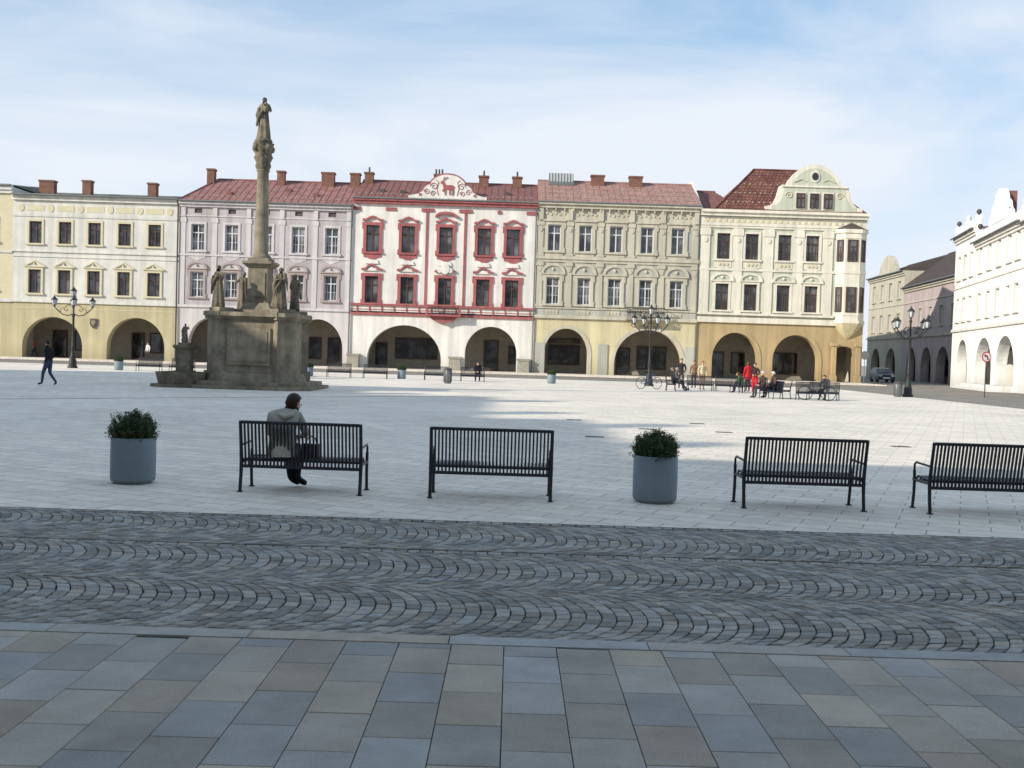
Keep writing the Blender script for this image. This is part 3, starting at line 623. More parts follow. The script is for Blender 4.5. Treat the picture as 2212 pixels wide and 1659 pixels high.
# --- white row on the sunny side (facing -X)
th=math.atan2(-25,-5.5)
def side_house(label,s0,s1,ztop,arches,wx,m,par=True,gab=False,orig=(43,100),ang=th,trim='white',zr=None,roofm='roofdark',nrows=((10.2,2.1),(6.2,2.1)),wd=1.15):
    ox=orig[0]+math.cos(ang)*s0; oy=orig[1]+math.sin(ang)*s0
    h=House(label,0,oy,ox,ang); L=s1-s0
    ops=[(x-s0,z,wd,hh) for x in wx for z,hh in nrows]
    h.wall(0,L,ZL,ztop,ops,m); h.windows(ops,M['frwhite'],M['glass'],style=1); h.body(0,L,0,ztop,10,m)
    h.each('window_surround',surround(wd,2.1,t=.2,proud=.07),[M[trim]]*2,[(o[0],o[1]) for o in ops])
    h.arcade(0,L,ZL-.1,[(a-s0,w,sp,tp) for a,w,sp,tp in arches],m,[(a-s0,1.8,.6,2) for a,w,sp,tp in arches])
    h.bands([(0,L,ztop-.35,ztop,.3),(0,L,ztop-.6,ztop-.355,.15),(0,L,5.2,5.45,.15),(0,L,9.3,9.45,.08)],M[trim])
    if par:
        b=MB(); b.box(0,L,-.05,.35,ztop,ztop+.9); nb=max(2,int(L/4.5))
        for i in range(nb+1):
            x=min(max(i*L/nb,.35),L-.35); b.box(x-.3,x+.3,-.12,.42,ztop,ztop+1.15)
            b.lathe([(.08,ztop+1.15),(.09,ztop+1.25),(.2,ztop+1.38),(.23,ztop+1.5),(.15,ztop+1.66),(.03,ztop+1.72)],(x,.15),10,1 if i%2==0 else 0)
        if gab:
            c=L*.5; q=[(3.2,0),(3.2,.5),(2.6,.8),(2.2,1.4),(1.5,1.7),(1.2,2.2),(.6,2.6),(0,2.7)]
            fl=[(c+x,ztop+.9+z) for x,z in q]+[(c-x,ztop+.9+z) for x,z in reversed(q[:-1])]; fl.reverse(); b.prism(fl,-.1,.4,0)
            b.box(c-.8,c+.8,.45,1.1,ztop+1,ztop+3.3,2)
        b.obj('parapet',[m,M['slate'],M['roofdark']],h.e)
    if zr: h.roof(0,L,ztop,zr,10,M[roofm])
    return h
side_house('bright white arcaded house with ball finials on its parapet',0,9,14.3,[(4.8,2.3,1.8,4.4)],[2.2,4.8,7.4],M['bright'],zr=15.0)
side_house('bright white arcaded house with a shaped gable over the parapet',9,24.5,12.9,[(13.2,2.9,1.6,4.4),(20.3,2.9,1.6,4.4)],[11,14.2,17.4,20.6,23.2],M['bright'],gab=True,zr=13.6)
side_house('white arcaded house at the sunny side of the square',24.5,42,12.6,[(28.5,2.8,1.6,4.4),(36.5,2.8,1.6,4.4)],[27,31,35,39],M['bright'],zr=13.6)
stp=empty('stone_steps',(43+math.cos(th)*12,100+math.sin(th)*12,0),th,'pale stone steps in front of the white arcade','steps')
b=MB(); b.box(-2,12,-1.9,-.02,0,.15); b.box(-2,12,-1.5,-.03,.151,.3); b.box(-2,12,-1.1,-.04,.301,.45); b.obj('step',M['bright'],stp)
an2=math.atan2(-22,-2.4)
hs=side_house('drab mauve arcaded house with slate roof in the side street',0,22,11.3,[(4,2,1.6,4),(10,2,1.6,4),(16,2.2,1.6,4)],[3,7,11,15,19],M['drabmauve'],par=False,orig=(47.7,125),ang=an2,trim='drab',zr=15.6,roofm='slate',nrows=((6.4,2.1),))
b=MB(); b.tube([(13,3,13.5),(13,3,17.6)],.04,0,5)
for z,w in((17.4,.9),(17.0,.7),(16.4,1.1)): b.tube([(13-w,3,z),(13+w,3,z)],.025,0,4)
for k in(-.8,-.4,.4,.8): b.tube([(13+k,2.6,16.4),(13+k,3.4,16.4)],.02,0,4)
b.obj('antenna',M['iron'],hs.e)
hs=side_house('drab beige house with rounded gable in the side street',0,15,13.5,[(4,2,1.6,4),(10.5,2,1.6,4)],[2.5,6,9.5,13],M['drab'],par=False,orig=(48.6,140),ang=math.atan2(-15,-.9),trim='drab',zr=15.5,roofm='slate')
b=MB(); q=[(3.5,0),(3.4,.6),(2.8,1.4),(1.6,2.2),(0,2.5)]; fl=[(8+x,13.5+z) for x,z in q]+[(8-x,13.5+z) for x,z in reversed(q[:-1])]; fl.reverse(); b.prism(fl,-.1,.4); b.obj('gable',M['drab'],hs.e)
side_house('distant beige house closing the side street',0,12,12.5,[(6,2,1.6,4)],[3,6,9],M['drab'],par=False,orig=(36.5,150),ang=0.0,trim='drab',zr=15)
# --- rows on the two shaded sides of the square
def plain(label,x0,x1,y0,y1,ze,zr,axis,m,nw=4):
    e=empty('town_house',((x0+x1)/2,(y0+y1)/2,0),0,label,'house'); hx,hy=(x1-x0)/2,(y1-y0)/2
    b=MB(); b.box(-hx,hx,-hy,hy,0,ze); b.obj('wall',M[m],e)
    b=MB(); o=.4
    if axis=='x': vs=[(-hx,-hy-o,ze),(hx,-hy-o,ze),(hx,hy+o,ze),(-hx,hy+o,ze),(-hx,0,zr),(hx,0,zr)]; fs=[(0,1,5,4),(3,2,5,4),(0,4,3),(1,2,5),(0,1,2,3)]
    else: vs=[(-hx-o,-hy,ze),(hx+o,-hy,ze),(hx+o,hy,ze),(-hx-o,hy,ze),(0,-hy,zr),(0,hy,zr)]; fs=[(0,3,5,4),(1,2,5,4),(0,1,4),(3,2,5),(0,1,2,3)]
    b.add([(x,y,z+.003) for x,y,z in vs],fs); rf=b.obj('roof',M['roofred'],e)
    for f in(-.55,.5):
        b=MB(); b.box(-.5,.5,-.4,.4,zr-1.2,zr+1.1); b.obj('chimney',M['brick'],rf,(f*hx,0,0) if axis=='x' else (0,f*hy,0))
    gm=MB(); w,hh=1.2,2.1; gm.box(-w/2,w/2,-.05,.05,0,hh); gm.box(-w/2+.1,w/2-.1,-.07,.07,.1,hh-.1,1); me=gm.obj('window',[M['frwhite'],M['glass']],mesh_only=True)
    for i in range(nw):
        f=(i+.5)/nw*2-1
        for z in(6.2,10.4):
            if axis=='x': mk('window',me,e,(f*hx,hy,z))
            else: mk('window',me,e,(hx,f*hy,z),(0,0,R(90)))
for i,(a,bb,ze,zr) in enumerate([(-42,-22,16.8,19.6),(-22,-4,17.2,20),(-4,14,16.8,19.6),(14,33,17,19.8)]):
    plain('plastered arcaded town house on the shaded side of the square',a,bb-.02,-14,-3,ze,zr,'x',['palepink','white','beige','ivory'][i],6)
for i,(a,bb,ze,zr) in enumerate([(-14,-3.5,23,26.2),(-3.48,11,21.2,24.8),(11.02,22,18.5,22),(22.02,40,15.5,19)]):
    plain('tall plastered town house on the west side of the square',-54,-42.02,a,bb-.02,ze,zr,'y',['beige','white','palepink','cream'][i],5)
# ------------------------------------------------------------------ people
def skinbody(verts,edges,radii,roots,lvl):
    me=bpy.data.meshes.new('b'); me.from_pydata(verts,edges,[]); ob=bpy.data.objects.new('b',me); COL.objects.link(ob)
    md=ob.modifiers.new('s','SKIN'); md.use_smooth_shade=True
    sv=me.skin_vertices[0].data
    for i,r in enumerate(radii): sv[i].radius=r if isinstance(r,tuple) else (r,r); sv[i].use_root=(i in roots)
    s2=ob.modifiers.new('u','SUBSURF'); s2.levels=lvl; s2.render_levels=lvl
    dg=bpy.context.evaluated_depsgraph_get(); out=bpy.data.meshes.new_from_object(ob.evaluated_get(dg))
    bpy.data.objects.remove(ob); return out
STAND=dict(pel=(0,0,.94),spi=(0,-.01,1.1),che=(0,-.01,1.29),nec=(0,.0,1.46),hea=(0,.02,1.6),
  sL=(-.18,0,1.39),eL=(-.25,-.03,1.12),wL=(-.25,.06,.87),sR=(.18,0,1.39),eR=(.25,-.03,1.12),wR=(.25,.06,.87),
  hL=(-.09,0,.88),kL=(-.1,.02,.48),aL=(-.1,-.03,.08),tL=(-.11,.13,.035),hR=(.09,0,.88),kR=(.1,.02,.48),aR=(.1,-.03,.08),tR=(.11,.13,.035))
WALK=dict(STAND,kL=(-.09,.16,.5),aL=(-.09,.21,.09),tL=(-.1,.37,.05),kR=(.09,0,.48),aR=(.09,-.28,.12),tR=(.1,-.17,.035),
  eL=(-.25,-.1,1.13),wL=(-.2,.02,.93),eR=(.25,-.06,1.13),wR=(.2,.1,.94),che=(0,.02,1.29),nec=(0,.04,1.46),hea=(0,.07,1.6))
SIT=dict(pel=(0,0,.52),spi=(0,-.03,.68),che=(0,0,.87),nec=(0,.04,1.03),hea=(0,.08,1.16),
  sL=(-.18,.01,.97),eL=(-.24,.06,.70),wL=(-.13,.28,.62),sR=(.18,.01,.97),eR=(.24,.06,.70),wR=(.13,.28,.62),
  hL=(-.09,.04,.50),kL=(-.12,.44,.50),aL=(-.12,.46,.09),tL=(-.13,.62,.035),hR=(.09,.04,.50),kR=(.12,.44,.50),aR=(.12,.46,.09),tR=(.13,.62,.035))
cloth={}
def cm(c,rough=.85):
    k=tuple(c)
    if k not in cloth: cloth[k]=mat('cloth_%d'%len(cloth),C(*c),rough=rough,var=.2,scale=12,bump=.25,bscale=60)
    return cloth[k]
def build_person(J,top,pants,shoes,skin=(205,160,135),hair=(60,42,32),hairlong=False,lvl=1,face=(0,1,0),coat=0,name='person',parent=None,loc=(0,0,0),rz=0,stone=None,sc=1,fat=1.0,hs=1.0):
    V=[];E=[];Rr=[];B=[]
    idx={}
    def v(n,p,r): idx[n]=len(V); V.append(Vector(p)); Rr.append(r if isinstance(r,tuple) else (r,r)); return idx[n]
    F=fat
    v('pel',J['pel'],(.135*F,.11*F)); v('spi',J['spi'],(.125*F,.1*F)); v('che',J['che'],(.15*F,.11*F)); v('nec',J['nec'],.055)
    hd=Vector(J['hea']); f=Vector(face).normalized(); up=(hd-Vector(J['nec'])).normalized()
    up=(up-f*up.dot(f)).normalized()
    v('jaw',hd-up*.035+f*.025,.06*hs); v('mid',hd+up*.02,(.076*hs,.087*hs)); v('top',hd+up*.085*hs-f*.005,.062*hs)
    for s in 'LR':
        v('s'+s,J['s'+s],.07*F); v('e'+s,J['e'+s],.05*F); v('w'+s,J['w'+s],.033)
        w=Vector(J['w'+s]); d=(w-Vector(J['e'+s])).normalized(); v('p'+s,w+d*.075,(.04,.024))
        v('h'+s,J['h'+s],.098*F); v('k'+s,J['k'+s],.066); v('a'+s,J['a'+s],.045); v('t'+s,J['t'+s],.036)
    def e(a,b,m): E.append((idx[a],idx[b])); B.append((V[idx[a]],V[idx[b]],m,(max(Rr[idx[a]])+max(Rr[idx[b]]))/2))
    e('pel','spi',0);e('spi','che',0);e('che','nec',0);e('nec','jaw',2);e('jaw','mid',2);e('mid','top',2)
    for s in 'LR':
        e('che','s'+s,0);e('s'+s,'e'+s,0);e('e'+s,'w'+s,0);e('w'+s,'p'+s,2);e('pel','h'+s,1);e('h'+s,'k'+s,1);e('k'+s,'a'+s,1);e('a'+s,'t'+s,3)
    roots={0}
    for s in 'LR':
        w=V[idx['p'+s]]; d=(w-V[idx['w'+s]]).normalized(); sg=-1 if s=='L' else 1
        side=d.cross(Vector((sg,0,0))).normalized()
        if side.length<.5: side=Vector((0,1,0))
        inw=side.cross(d).normalized()
        for k,(o,l) in enumerate(((-.028,.062),(-.01,.075),(.01,.072),(.027,.066))):
            a=len(V); V+= [w+side*o-d*.01, w+side*o*1.15+d*l*.55, w+side*o*1.15+d*l*.9+inw*.022*(-sg if abs(inw.x)>.5 else 1)]; Rr+=[(.01,.01),(.009,.009),(.007,.007)]
            E.extend([(a,a+1),(a+1,a+2)]); roots.add(a); B.append((V[a],V[a+2],2,.01))
        a=len(V); V+=[w-d*.04+side*.02,w-d*.005+side*.052,w+d*.025+side*.058]; Rr+=[(.012,.012),(.011,.011),(.008,.008)]; E.extend([(a,a+1),(a+1,a+2)]); roots.add(a); B.append((V[a],V[a+2],2,.01))
    a=len(V); V+=[hd+f*.07,hd+f*.105-up*.018]; Rr+=[(.013,.013),(.011,.011)]; E.append((a,a+1)); roots.add(a); B.append((V[a],V[a+1],2,.01))
    sd=f.cross(up).normalized()
    for q in(-1,1):
        a=len(V); V+=[hd+sd*q*.07-up*.015,hd+sd*q*.09+up*.015]; Rr+=[(.012,.02),(.01,.018)]; E.append((a,a+1)); roots.add(a); B.append((V[a],V[a+1],2,.01))
    me=skinbody([tuple(p) for p in V],E,Rr,roots,lvl)
    mats=[stone]*6 if stone else [cm(top),cm(pants),cm(skin,.6),cm(shoes,.5),cm((25,20,20),.3),cm((150,80,75),.6)]
    me.materials.clear()
    for m_ in mats: me.materials.append(m_)
    for p in me.polygons:
        c=p.center; best=9;bm=0
        for a,b_,m_,r in B:
            ab=b_-a; t=max(0,min(1,(c-a).dot(ab)/max(ab.length_squared,1e-9))); dd=(c-a-ab*t).length-r
            if dd<best: best=dd;bm=m_
        p.material_index=bm; p.use_smooth=True
    import bmesh
    bm_=bmesh.new(); bm_.from_mesh(me)
    for q in(-1,1):
        r=bmesh.ops.create_icosphere(bm_,subdivisions=1,radius=.011,matrix=Matrix.Translation(hd+f*.083+sd*q*.032+up*.012))
        for vv in r['verts']:
            for ff in vv.link_faces: ff.material_index=4
    r=bmesh.ops.create_icosphere(bm_,subdivisions=1,radius=.012,matrix=Matrix.Translation(hd+f*.083-up*.05)@Matrix.Diagonal((1.9,1,.5,1)))
    for vv in r['verts']:
        for ff in vv.link_faces: ff.material_index=5
    bm_.to_mesh(me); bm_.free()
    o=mk(name,me,parent,loc,(0,0,rz)); o.scale=(sc,sc,sc)
    b=MB(); n=28; mm=16; hc=hd+up*.028-f*.012
    vs=[];keep=[]
    for i in range(mm+1):
        for j in range(n):
            ph=math.pi*i/mm; t=2*math.pi*j/n
            dv=(sd*math.sin(ph)*math.cos(t)*.09+f*math.sin(ph)*math.sin(t)*.104+up*math.cos(ph)*.1)*hs
            k=1+.03*math.sin(9*t)+random.uniform(-.015,.015)
            p=hc+dv*k
            if hairlong and dv.dot(up)<0: p=p-up*.03+(-f)*.006-(sd*math.cos(t)*.012)
            vs.append(p); keep.append((dv.dot(f),dv.dot(up)))
    fs=[]
    for i in range(mm):
        for j in range(n):
            q=(i*n+j,i*n+(j+1)%n,(i+1)*n+(j+1)%n,(i+1)*n+j)
            fy_=sum(keep[k][0] for k in q)/4; fz=sum(keep[k][1] for k in q)/4
            if fy_>.03 and fz<.045: continue
            if not hairlong and fz<-.04+max(0,fy_)*.9: continue
            if hairlong and fy_>-.01 and fz<-.09: continue
            fs.append(q)
    b.add(vs,fs,0,True)
    hm=stone or cm(hair,.5)
    b.obj('hair',hm,o)
    if coat:
        p=Vector(J['pel']); b=MB(); b.lathe([(.155*F,p.z+.16),(.17*F,p.z),(.185*F,p.z-coat*.6),(.2*F,p.z-coat)],(p.x,p.y),18,0,True,fold=.04,nf=5,sy=.85)
        b.obj('coat_skirt',stone or mats[0],o)
    return o
def person(label,J,loc,rz,top,pants,shoes=(30,28,28),group=None,**k):
    o=build_person(J,top,pants,shoes,loc=loc,rz=rz,**k); o['label']=label; o['category']='person'
    if group: o['group']=group
    return o
def mod(J,**k): return dict(J,**k)
JW=dict(SIT,pel=(0,-.02,.50),spi=(0,-.03,.66),che=(.02,.03,.82),nec=(.05,.09,.955),hea=(.085,.14,1.04),sL=(-.15,.02,.89),eL=(-.19,.12,.66),wL=(-.02,.32,.62),sR=(.175,.06,.89),eR=(.235,.18,.67),wR=(.12,.35,.64),
 hL=(-.08,.04,.49),hR=(.08,.04,.49),kL=(-.06,.47,.49),aL=(-.03,.48,.1),tL=(.07,.54,.035),kR=(.06,.47,.49),aR=(.05,.48,.1),tR=(.17,.50,.035))
wo=person('seated woman in a pale grey hooded coat, head bowed, reading',JW,(-2.68,11.97,0),R(-4),(172,168,156),(30,29,34),(18,18,20),lvl=2,hair=(52,34,26),hairlong=True,face=(.55,.75,-.38),fat=.93,hs=.93)
b=MB(); n=20
for k,(r,dz,dy) in enumerate(((.095,0,0),(.085,.03,.01))):
    b.tube([(r*math.cos(t*2*math.pi/n),dy+r*.75*math.sin(t*2*math.pi/n),dz+.02*math.sin(t*2*math.pi/n)) for t in range(n+1)],[.027+.004*math.sin(t*2.2) for t in range(n+1)],0,8)
b.tube([(-.08,-.06,.0),(0,-.095,-.035),(.08,-.06,.0)],[.03,.045,.03],0,10)
b.obj('coat_hood',cm((190,184,170)),wo,(.035,.055,.915))
b=MB(); b.lathe([(.165,.40),(.175,.44),(.16,.55),(.145,.66)],(0,0),24,0,True,fold=.03,nf=6,sy=.72); b.obj('coat_hem',cm((172,168,156)),wo,(0,.0,.02))
b=MB(); b.box(-.11,.11,-.08,.08,0,.012); b.box(-.105,.105,-.075,.075,.012,.02,1); b.obj('book',[cm((60,50,70)),M['signwhite']],wo,(.05,.42,.66),(R(25),0,0))
hb=empty('handbag',(-2.37,12.12,.395),R(-6),'black leather handbag standing on the bench seat','handbag')
b=MB(); b.plan([(-.12,-.06),(.12,-.06),(.12,.06),(-.12,.06)],0,.17,0,[(-.1,-.03),(.1,-.03),(.1,.03),(-.1,.03)]); b.obj('bag_body',cm((22,20,22),.4),hb)
b=MB(); b.tube([(-.07,0,.16),(-.05,0,.23),(0,0,.26),(.05,0,.23),(.07,0,.16)],.009,0,6); b.obj('handle',cm((22,20,22),.4),hb)
person('walking man in black jacket and dark jeans',WALK,(-17.45,38.3,0),R(82),(26,26,30),(58,72,98),(30,28,30),sc=.98,hair=(35,28,25),fat=1.12)
person('person in a pale shirt standing under the arcade',STAND,(-33.9,94.6,.1),R(150),(225,225,225),(60,60,70),sc=1.0)
person('person in red beneath the arcade',WALK,(-44.6,95.0,.1),R(90),(150,60,55),(50,50,60),sc=.98)
SITF=mod(SIT,che=(0,.1,.85),nec=(0,.2,.98),hea=(0,.28,1.07),sL=(-.18,.12,.93),sR=(.18,.12,.93),eL=(-.22,.26,.68),eR=(.22,.26,.68),wL=(-.06,.44,.6),wR=(.06,.44,.6))
G='people gathered on the benches in the square'
person('seated person in black leaning forward on a slatted bench',SITF,(-2.1,62.2,0),R(180),(28,28,32),(40,42,52),(30,30,30),hair=(50,35,28))
person('seated person in a red top and blue jeans on a bench',SIT,(-20.0,62.2,0),R(190),(200,62,40),(60,80,120),hair=(60,40,30))
person('standing man in a dark jacket with hands in pockets',mod(STAND,wL=(-.17,.1,.92),wR=(.17,.1,.92)),(10.05,60.6,0),R(170),(48,44,50),(60,56,60),group=G,hair=(70,55,45),sc=1.04)
person('standing woman in a brown jacket',STAND,(11.15,62.5,0),R(150),(120,90,70),(70,60,60),group=G,hairlong=True,hair=(110,70,45),sc=.98)
person('standing woman in a beige jacket and tan trousers',STAND,(11.0,59.0,0),R(190),(205,190,160),(150,125,100),group=G,hairlong=True,hair=(130,90,55),sc=.98)
person('seated man in dark clothes stretching his legs',mod(SIT,kL=(-.12,.42,.47),aL=(-.14,.8,.1),tL=(-.14,.9,.16),kR=(.12,.42,.46),aR=(.1,.78,.09),tR=(.12,.9,.14),che=(0,-.06,.86),nec=(0,-.07,1.02),hea=(0,-.05,1.15)),(8.75,55.4,0),R(-95),(52,52,56),(48,50,60),group=G,hair=(120,110,105))
person('second seated man in a grey jacket',SIT,(9.0,56.1,0),R(-100),(95,95,98),(60,60,66),group=G,hair=(150,145,140))
person('standing woman in a bright red coat',STAND,(13.55,58.6,0),R(20),(205,38,52),(70,60,62),group=G,coat=.25,hairlong=True,hair=(90,60,45))
person('standing person in a dark jacket and red trousers',mod(STAND,wL=(-.1,.25,1.05),wR=(.1,.25,1.05)),(13.1,55.0,0),R(160),(58,44,44),(205,30,48),(200,200,200),group=G,hair=(50,40,35),sc=.97)
person('seated child in a green jacket',SITF,(12.45,55.1,0),R(60),(70,90,60),(60,60,80),group=G,sc=.95,hair=(90,60,40))
person('seated elderly person with white hair in a dark coat',SIT,(11.95,48.4,0),R(105),(62,52,52),(50,50,55),group=G,hair=(215,215,215))
person('seated elderly person with white hair and brown coat',SIT,(12.55,48.75,0),R(100),(88,72,66),(50,50,60),group=G,hair=(220,218,215))
person('seated person in a dark padded jacket and cap',SITF,(14.95,48.4,0),R(140),(70,72,76),(120,120,125),group=G,hair=(40,40,46))
# ------------------------------------------------------------------ benches
def make_bench(loc,rz,label,group):
    e=empty('park_bench',loc,rz,label,'bench',group); hw=.69
    b=MB(); n=32
    for i in range(n):
        x=-hw+.035+(2*hw-.07)*i/(n-1)
        b.tube([(x,-.05,.815),(x,-.028,.70),(x,.0,.56),(x,.025,.42),(x,.03,.30)],.0145,0,4,False)
    b.tube([(-hw,-.053,.822),(hw,-.053,.822)],.02,0,8); b.tube([(-hw,.03,.30),(hw,.03,.30)],.02,0,8)
    b.obj('backrest',M['steel'],e)
    b=MB()
    for i in range(n):
        x=-hw+.035+(2*hw-.07)*i/(n-1)
        b.tube([(x,.05,.385),(x,.2,.372),(x,.38,.385),(x,.47,.39),(x,.51,.365),(x,.515,.33)],.0145,0,4,False)
    b.tube([(-hw,.05,.375),(hw,.05,.375)],.016,0,8); b.tube([(-hw,.515,.33),(hw,.515,.33)],.018,0,8); b.tube([(-hw,.28,.36),(hw,.28,.36)],.013,0,6)
    b.obj('seat',M['steel'],e)
    for sg in(-1,1):
        x=sg*(hw+.012)
        b=MB(); b.tube([(x,-.01,0),(x,.02,.2),(x,.03,.36),(x,.0,.55),(x,-.055,.835)],[.021,.021,.024,.021,.02],0,6)
        b.tube([(x,.03,.35),(x,.28,.345),(x,.5,.35)],.018,0,6); b.box(x-.03,x+.03,-.04,.02,0,.012)
        b.obj('leg',M['steel'],e)
        b=MB(); b.tube([(x,.50,0),(x,.47,.2),(x,.47,.36),(x,.48,.46)],.019,0,6); b.box(x-.03,x+.03,.47,.53,0,.012); b.obj('leg',M['steel'],e)
        b=MB(); b.tube([(x,.48,.45),(x,.48,.53),(x,.43,.56),(x,.25,.555),(x,.0,.55)],.014,0,6); b.obj('armrest',M['steel'],e)
    return e
GN='dark steel slatted benches in a row'
lb='dark steel bench with vertical slats facing the square'
b0=make_bench((-2.44,11.86,0),R(-1),'dark steel slatted bench with a woman and handbag on it',GN)
reg(b0)
def cb(x,y,rz,label=lb,grp=None):
    c=clone(b0,None,(x,y,0),rz,label)
    if grp: c['group']=grp
    return c
cb(-.215,11.83,R(0)); cb(3.44,11.82,R(1)); cb(5.6,11.8,R(.5))
GF='benches along the far side of the square'
for x,l in((-22,lb),(-20,'dark steel bench with a person in red sitting on it'),(-10.5,lb),(-8.3,lb),(-4.6,lb),(-2.4,'dark steel bench with a person in black sitting on it')):
    cb(x,61.9,R(180),'dark slatted steel bench near the stone column' if l==lb else l,GF)
GP='benches where people gather in the sun'
for x,y,rz in((8.45,55.8,R(-97)),(10.6,57.6,R(180)),(12.2,57.6,R(180)),(13.8,57.8,R(180)),(12.6,48.6,R(103)),(13.5,49.3,R(75)),(14.1,48.0,R(180)),(15.0,48.9,R(150)),(12.5,55.6,R(70))):
    cb(x,y,rz,'dark slatted steel bench amid a gathering of people',GP)
# ------------------------------------------------------------------ planters
def make_bush(seed,rx=.29,h=.42,loose=.12):
    random.seed(seed); b=MB()
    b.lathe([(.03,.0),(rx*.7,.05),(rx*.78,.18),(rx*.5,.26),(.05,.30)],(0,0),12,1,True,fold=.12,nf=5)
    for k in range(420):
        t=random.uniform(0,6.283); el=random.uniform(.0,1.0)
        rmax=rx*(1-el**5)**.5*(.9+.09*math.sin(3*t+seed)+.05*math.sin(7*t)); r=rmax*(random.uniform(.78,1.05) if el<.86 else math.sqrt(random.random()))
        base=Vector((math.cos(t)*r*.84,math.sin(t)*r*.84,el*h*.68))
        out=.11*(1-el*.6) if random.random()<loose else .055*(1.15-el)
        tip=base+Vector((math.cos(t)*out,math.sin(t)*out,.045+random.random()*.075)); sh=random.random()
        for q in range(26):
            f=q/25; c=base.lerp(tip,f)+Vector((random.gauss(0,.011),random.gauss(0,.011),random.gauss(0,.008)))
            a=Vector((random.gauss(0,1),random.gauss(0,1),random.gauss(0.4,1))).normalized(); s=a.cross(Vector((random.gauss(0,1),random.gauss(0,1),random.gauss(0,1)))).normalized()
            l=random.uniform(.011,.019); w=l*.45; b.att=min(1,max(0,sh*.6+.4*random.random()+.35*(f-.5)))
            b.add([c,c+a*l*.5+s*w,c+a*l,c+a*l*.5-s*w],[(0,1,2,3)],0)
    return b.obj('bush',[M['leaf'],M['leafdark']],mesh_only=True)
bushes=[make_bush(3,.30,.43,.12),make_bush(9,.30,.39,.05)]; random.seed(11)
def planter(x,y,k,label,grp,full=True):
    e=empty('planter',(x,y,0),k*1.1,label,'planter',grp)
    b=MB(); b.lathe([(.225,0),(.225,.03),(.255,.032),(.262,.06),(.265,.3),(.262,.545),(.258,.555),(.235,.555),(.23,.50),(.01,.50)],(0,0),40,0,True); b.obj('pot',M['pot'],e)
    b=MB(); b.lathe([(.228,.49),(.2,.52),(.01,.53)],(0,0),20,0); b.obj('soil',M['soil'],e)
    mk('bush',bushes[k%2],e,(0,0,.5))
planter(-4.58,12.36,0,'blue grey cylindrical planter with a loose boxwood bush','boxwood planters')
planter(1.74,12.1,1,'blue grey cylindrical planter with a clipped boxwood bush','boxwood planters')
for i,x in enumerate((-24.2,-12.5,-6.8,2.42)): planter(x,62.6,i,'small blue grey planter with a boxwood bush across the square','boxwood planters')
def bin_(x,y):
    e=empty('litter_bin',(x,y,0),0,'grey cylindrical litter bin on the paving','litter bin','litter bins')
    b=MB(); b.lathe([(.17,0),(.17,.04),(.21,.06),(.22,.72),(.2,.74),(.2,.7),(.02,.7)],(0,0),20,0)
    for i in range(18): t=i*math.pi/9; b.tube([(.225*math.cos(t),.225*math.sin(t),.08),(.23*math.cos(t),.23*math.sin(t),.7)],.012,0,4)
    b.obj('bin_body',M['zinc'],e); b=MB(); b.lathe([(.24,.74),(.25,.78),(.2,.84),(.05,.87)],(0,0),20,0); b.obj('lid',M['slate'],e)
bin_(-3.55,56); bin_(21.6,57)
# ------------------------------------------------------------------ lamps
def lantern_mesh():
    b=MB(); b.lathe([(.03,0),(.06,.03),(.05,.06),(.09,.09),(.1,.11)],(0,0),6,0,False)
    b.lathe([(.095,.11),(.17,.43)],(0,0),6,1,False)
    for i in range(6): t=i*math.pi/3; b.tube([(.1*math.cos(t),.1*math.sin(t),.1),(.175*math.cos(t),.175*math.sin(t),.44)],.012,0,4)
    b.lathe([(.2,.43),(.2,.46),(.13,.54),(.07,.6),(.06,.65),(.02,.68),(.015,.76)],(0,0),6,0,False)
    return b.obj('lantern',[M['iron'],M['lantern']],mesh_only=True)
LM=lantern_mesh()
def lamp(x,y,rz,label):
    e=empty('street_lamp',(x,y,0),rz,label,'street lamp','ornate street lamps')
    b=MB(); b.lathe([(.3,0),(.3,.12),(.24,.16),(.22,.5),(.17,.6),(.19,.68),(.12,.8),(.09,1.3),(.11,1.36),(.08,1.42),(.065,3.2),(.1,3.26),(.1,3.36),(.055,3.45),(.05,4.2),(.09,4.26),(.04,4.4)],(0,0),14,0)
    b.obj('pole',M['iron'],e)
    for i in range(4):
        a=i*math.pi/2; b=MB(); c,s=math.cos(a),math.sin(a)
        P=[(.05,3.4),(.3,3.28),(.6,3.34),(.85,3.55),(1.02,3.72),(1.1,3.8)]
        b.tube([(r*c,r*s,z) for r,z in P],.03,0,6)
        P=[(.06,3.95),(.3,3.95),(.5,3.8),(.52,3.62),(.4,3.55),(.33,3.65),(.4,3.72)]; b.tube([(r*c,r*s,z) for r,z in P],.02,0,5)
        P=[(.75,3.5),(.72,3.72),(.6,3.78),(.56,3.68)]; b.tube([(r*c,r*s,z) for r,z in P],.018,0,5)
        b.obj('arm',M['iron'],e); mk('lantern',LM,e,(1.1*c,1.1*s,3.8))
    mk('lantern',LM,e,(0,0,4.4))
lamp(-27.65,64,R(25),'black five lantern street lamp on the pavement edge')
lamp(8.6,64,R(15),'black five lantern street lamp near the parked bicycle')
lamp(22.4,57.6,R(30),'black five lantern street lamp beside a litter bin')
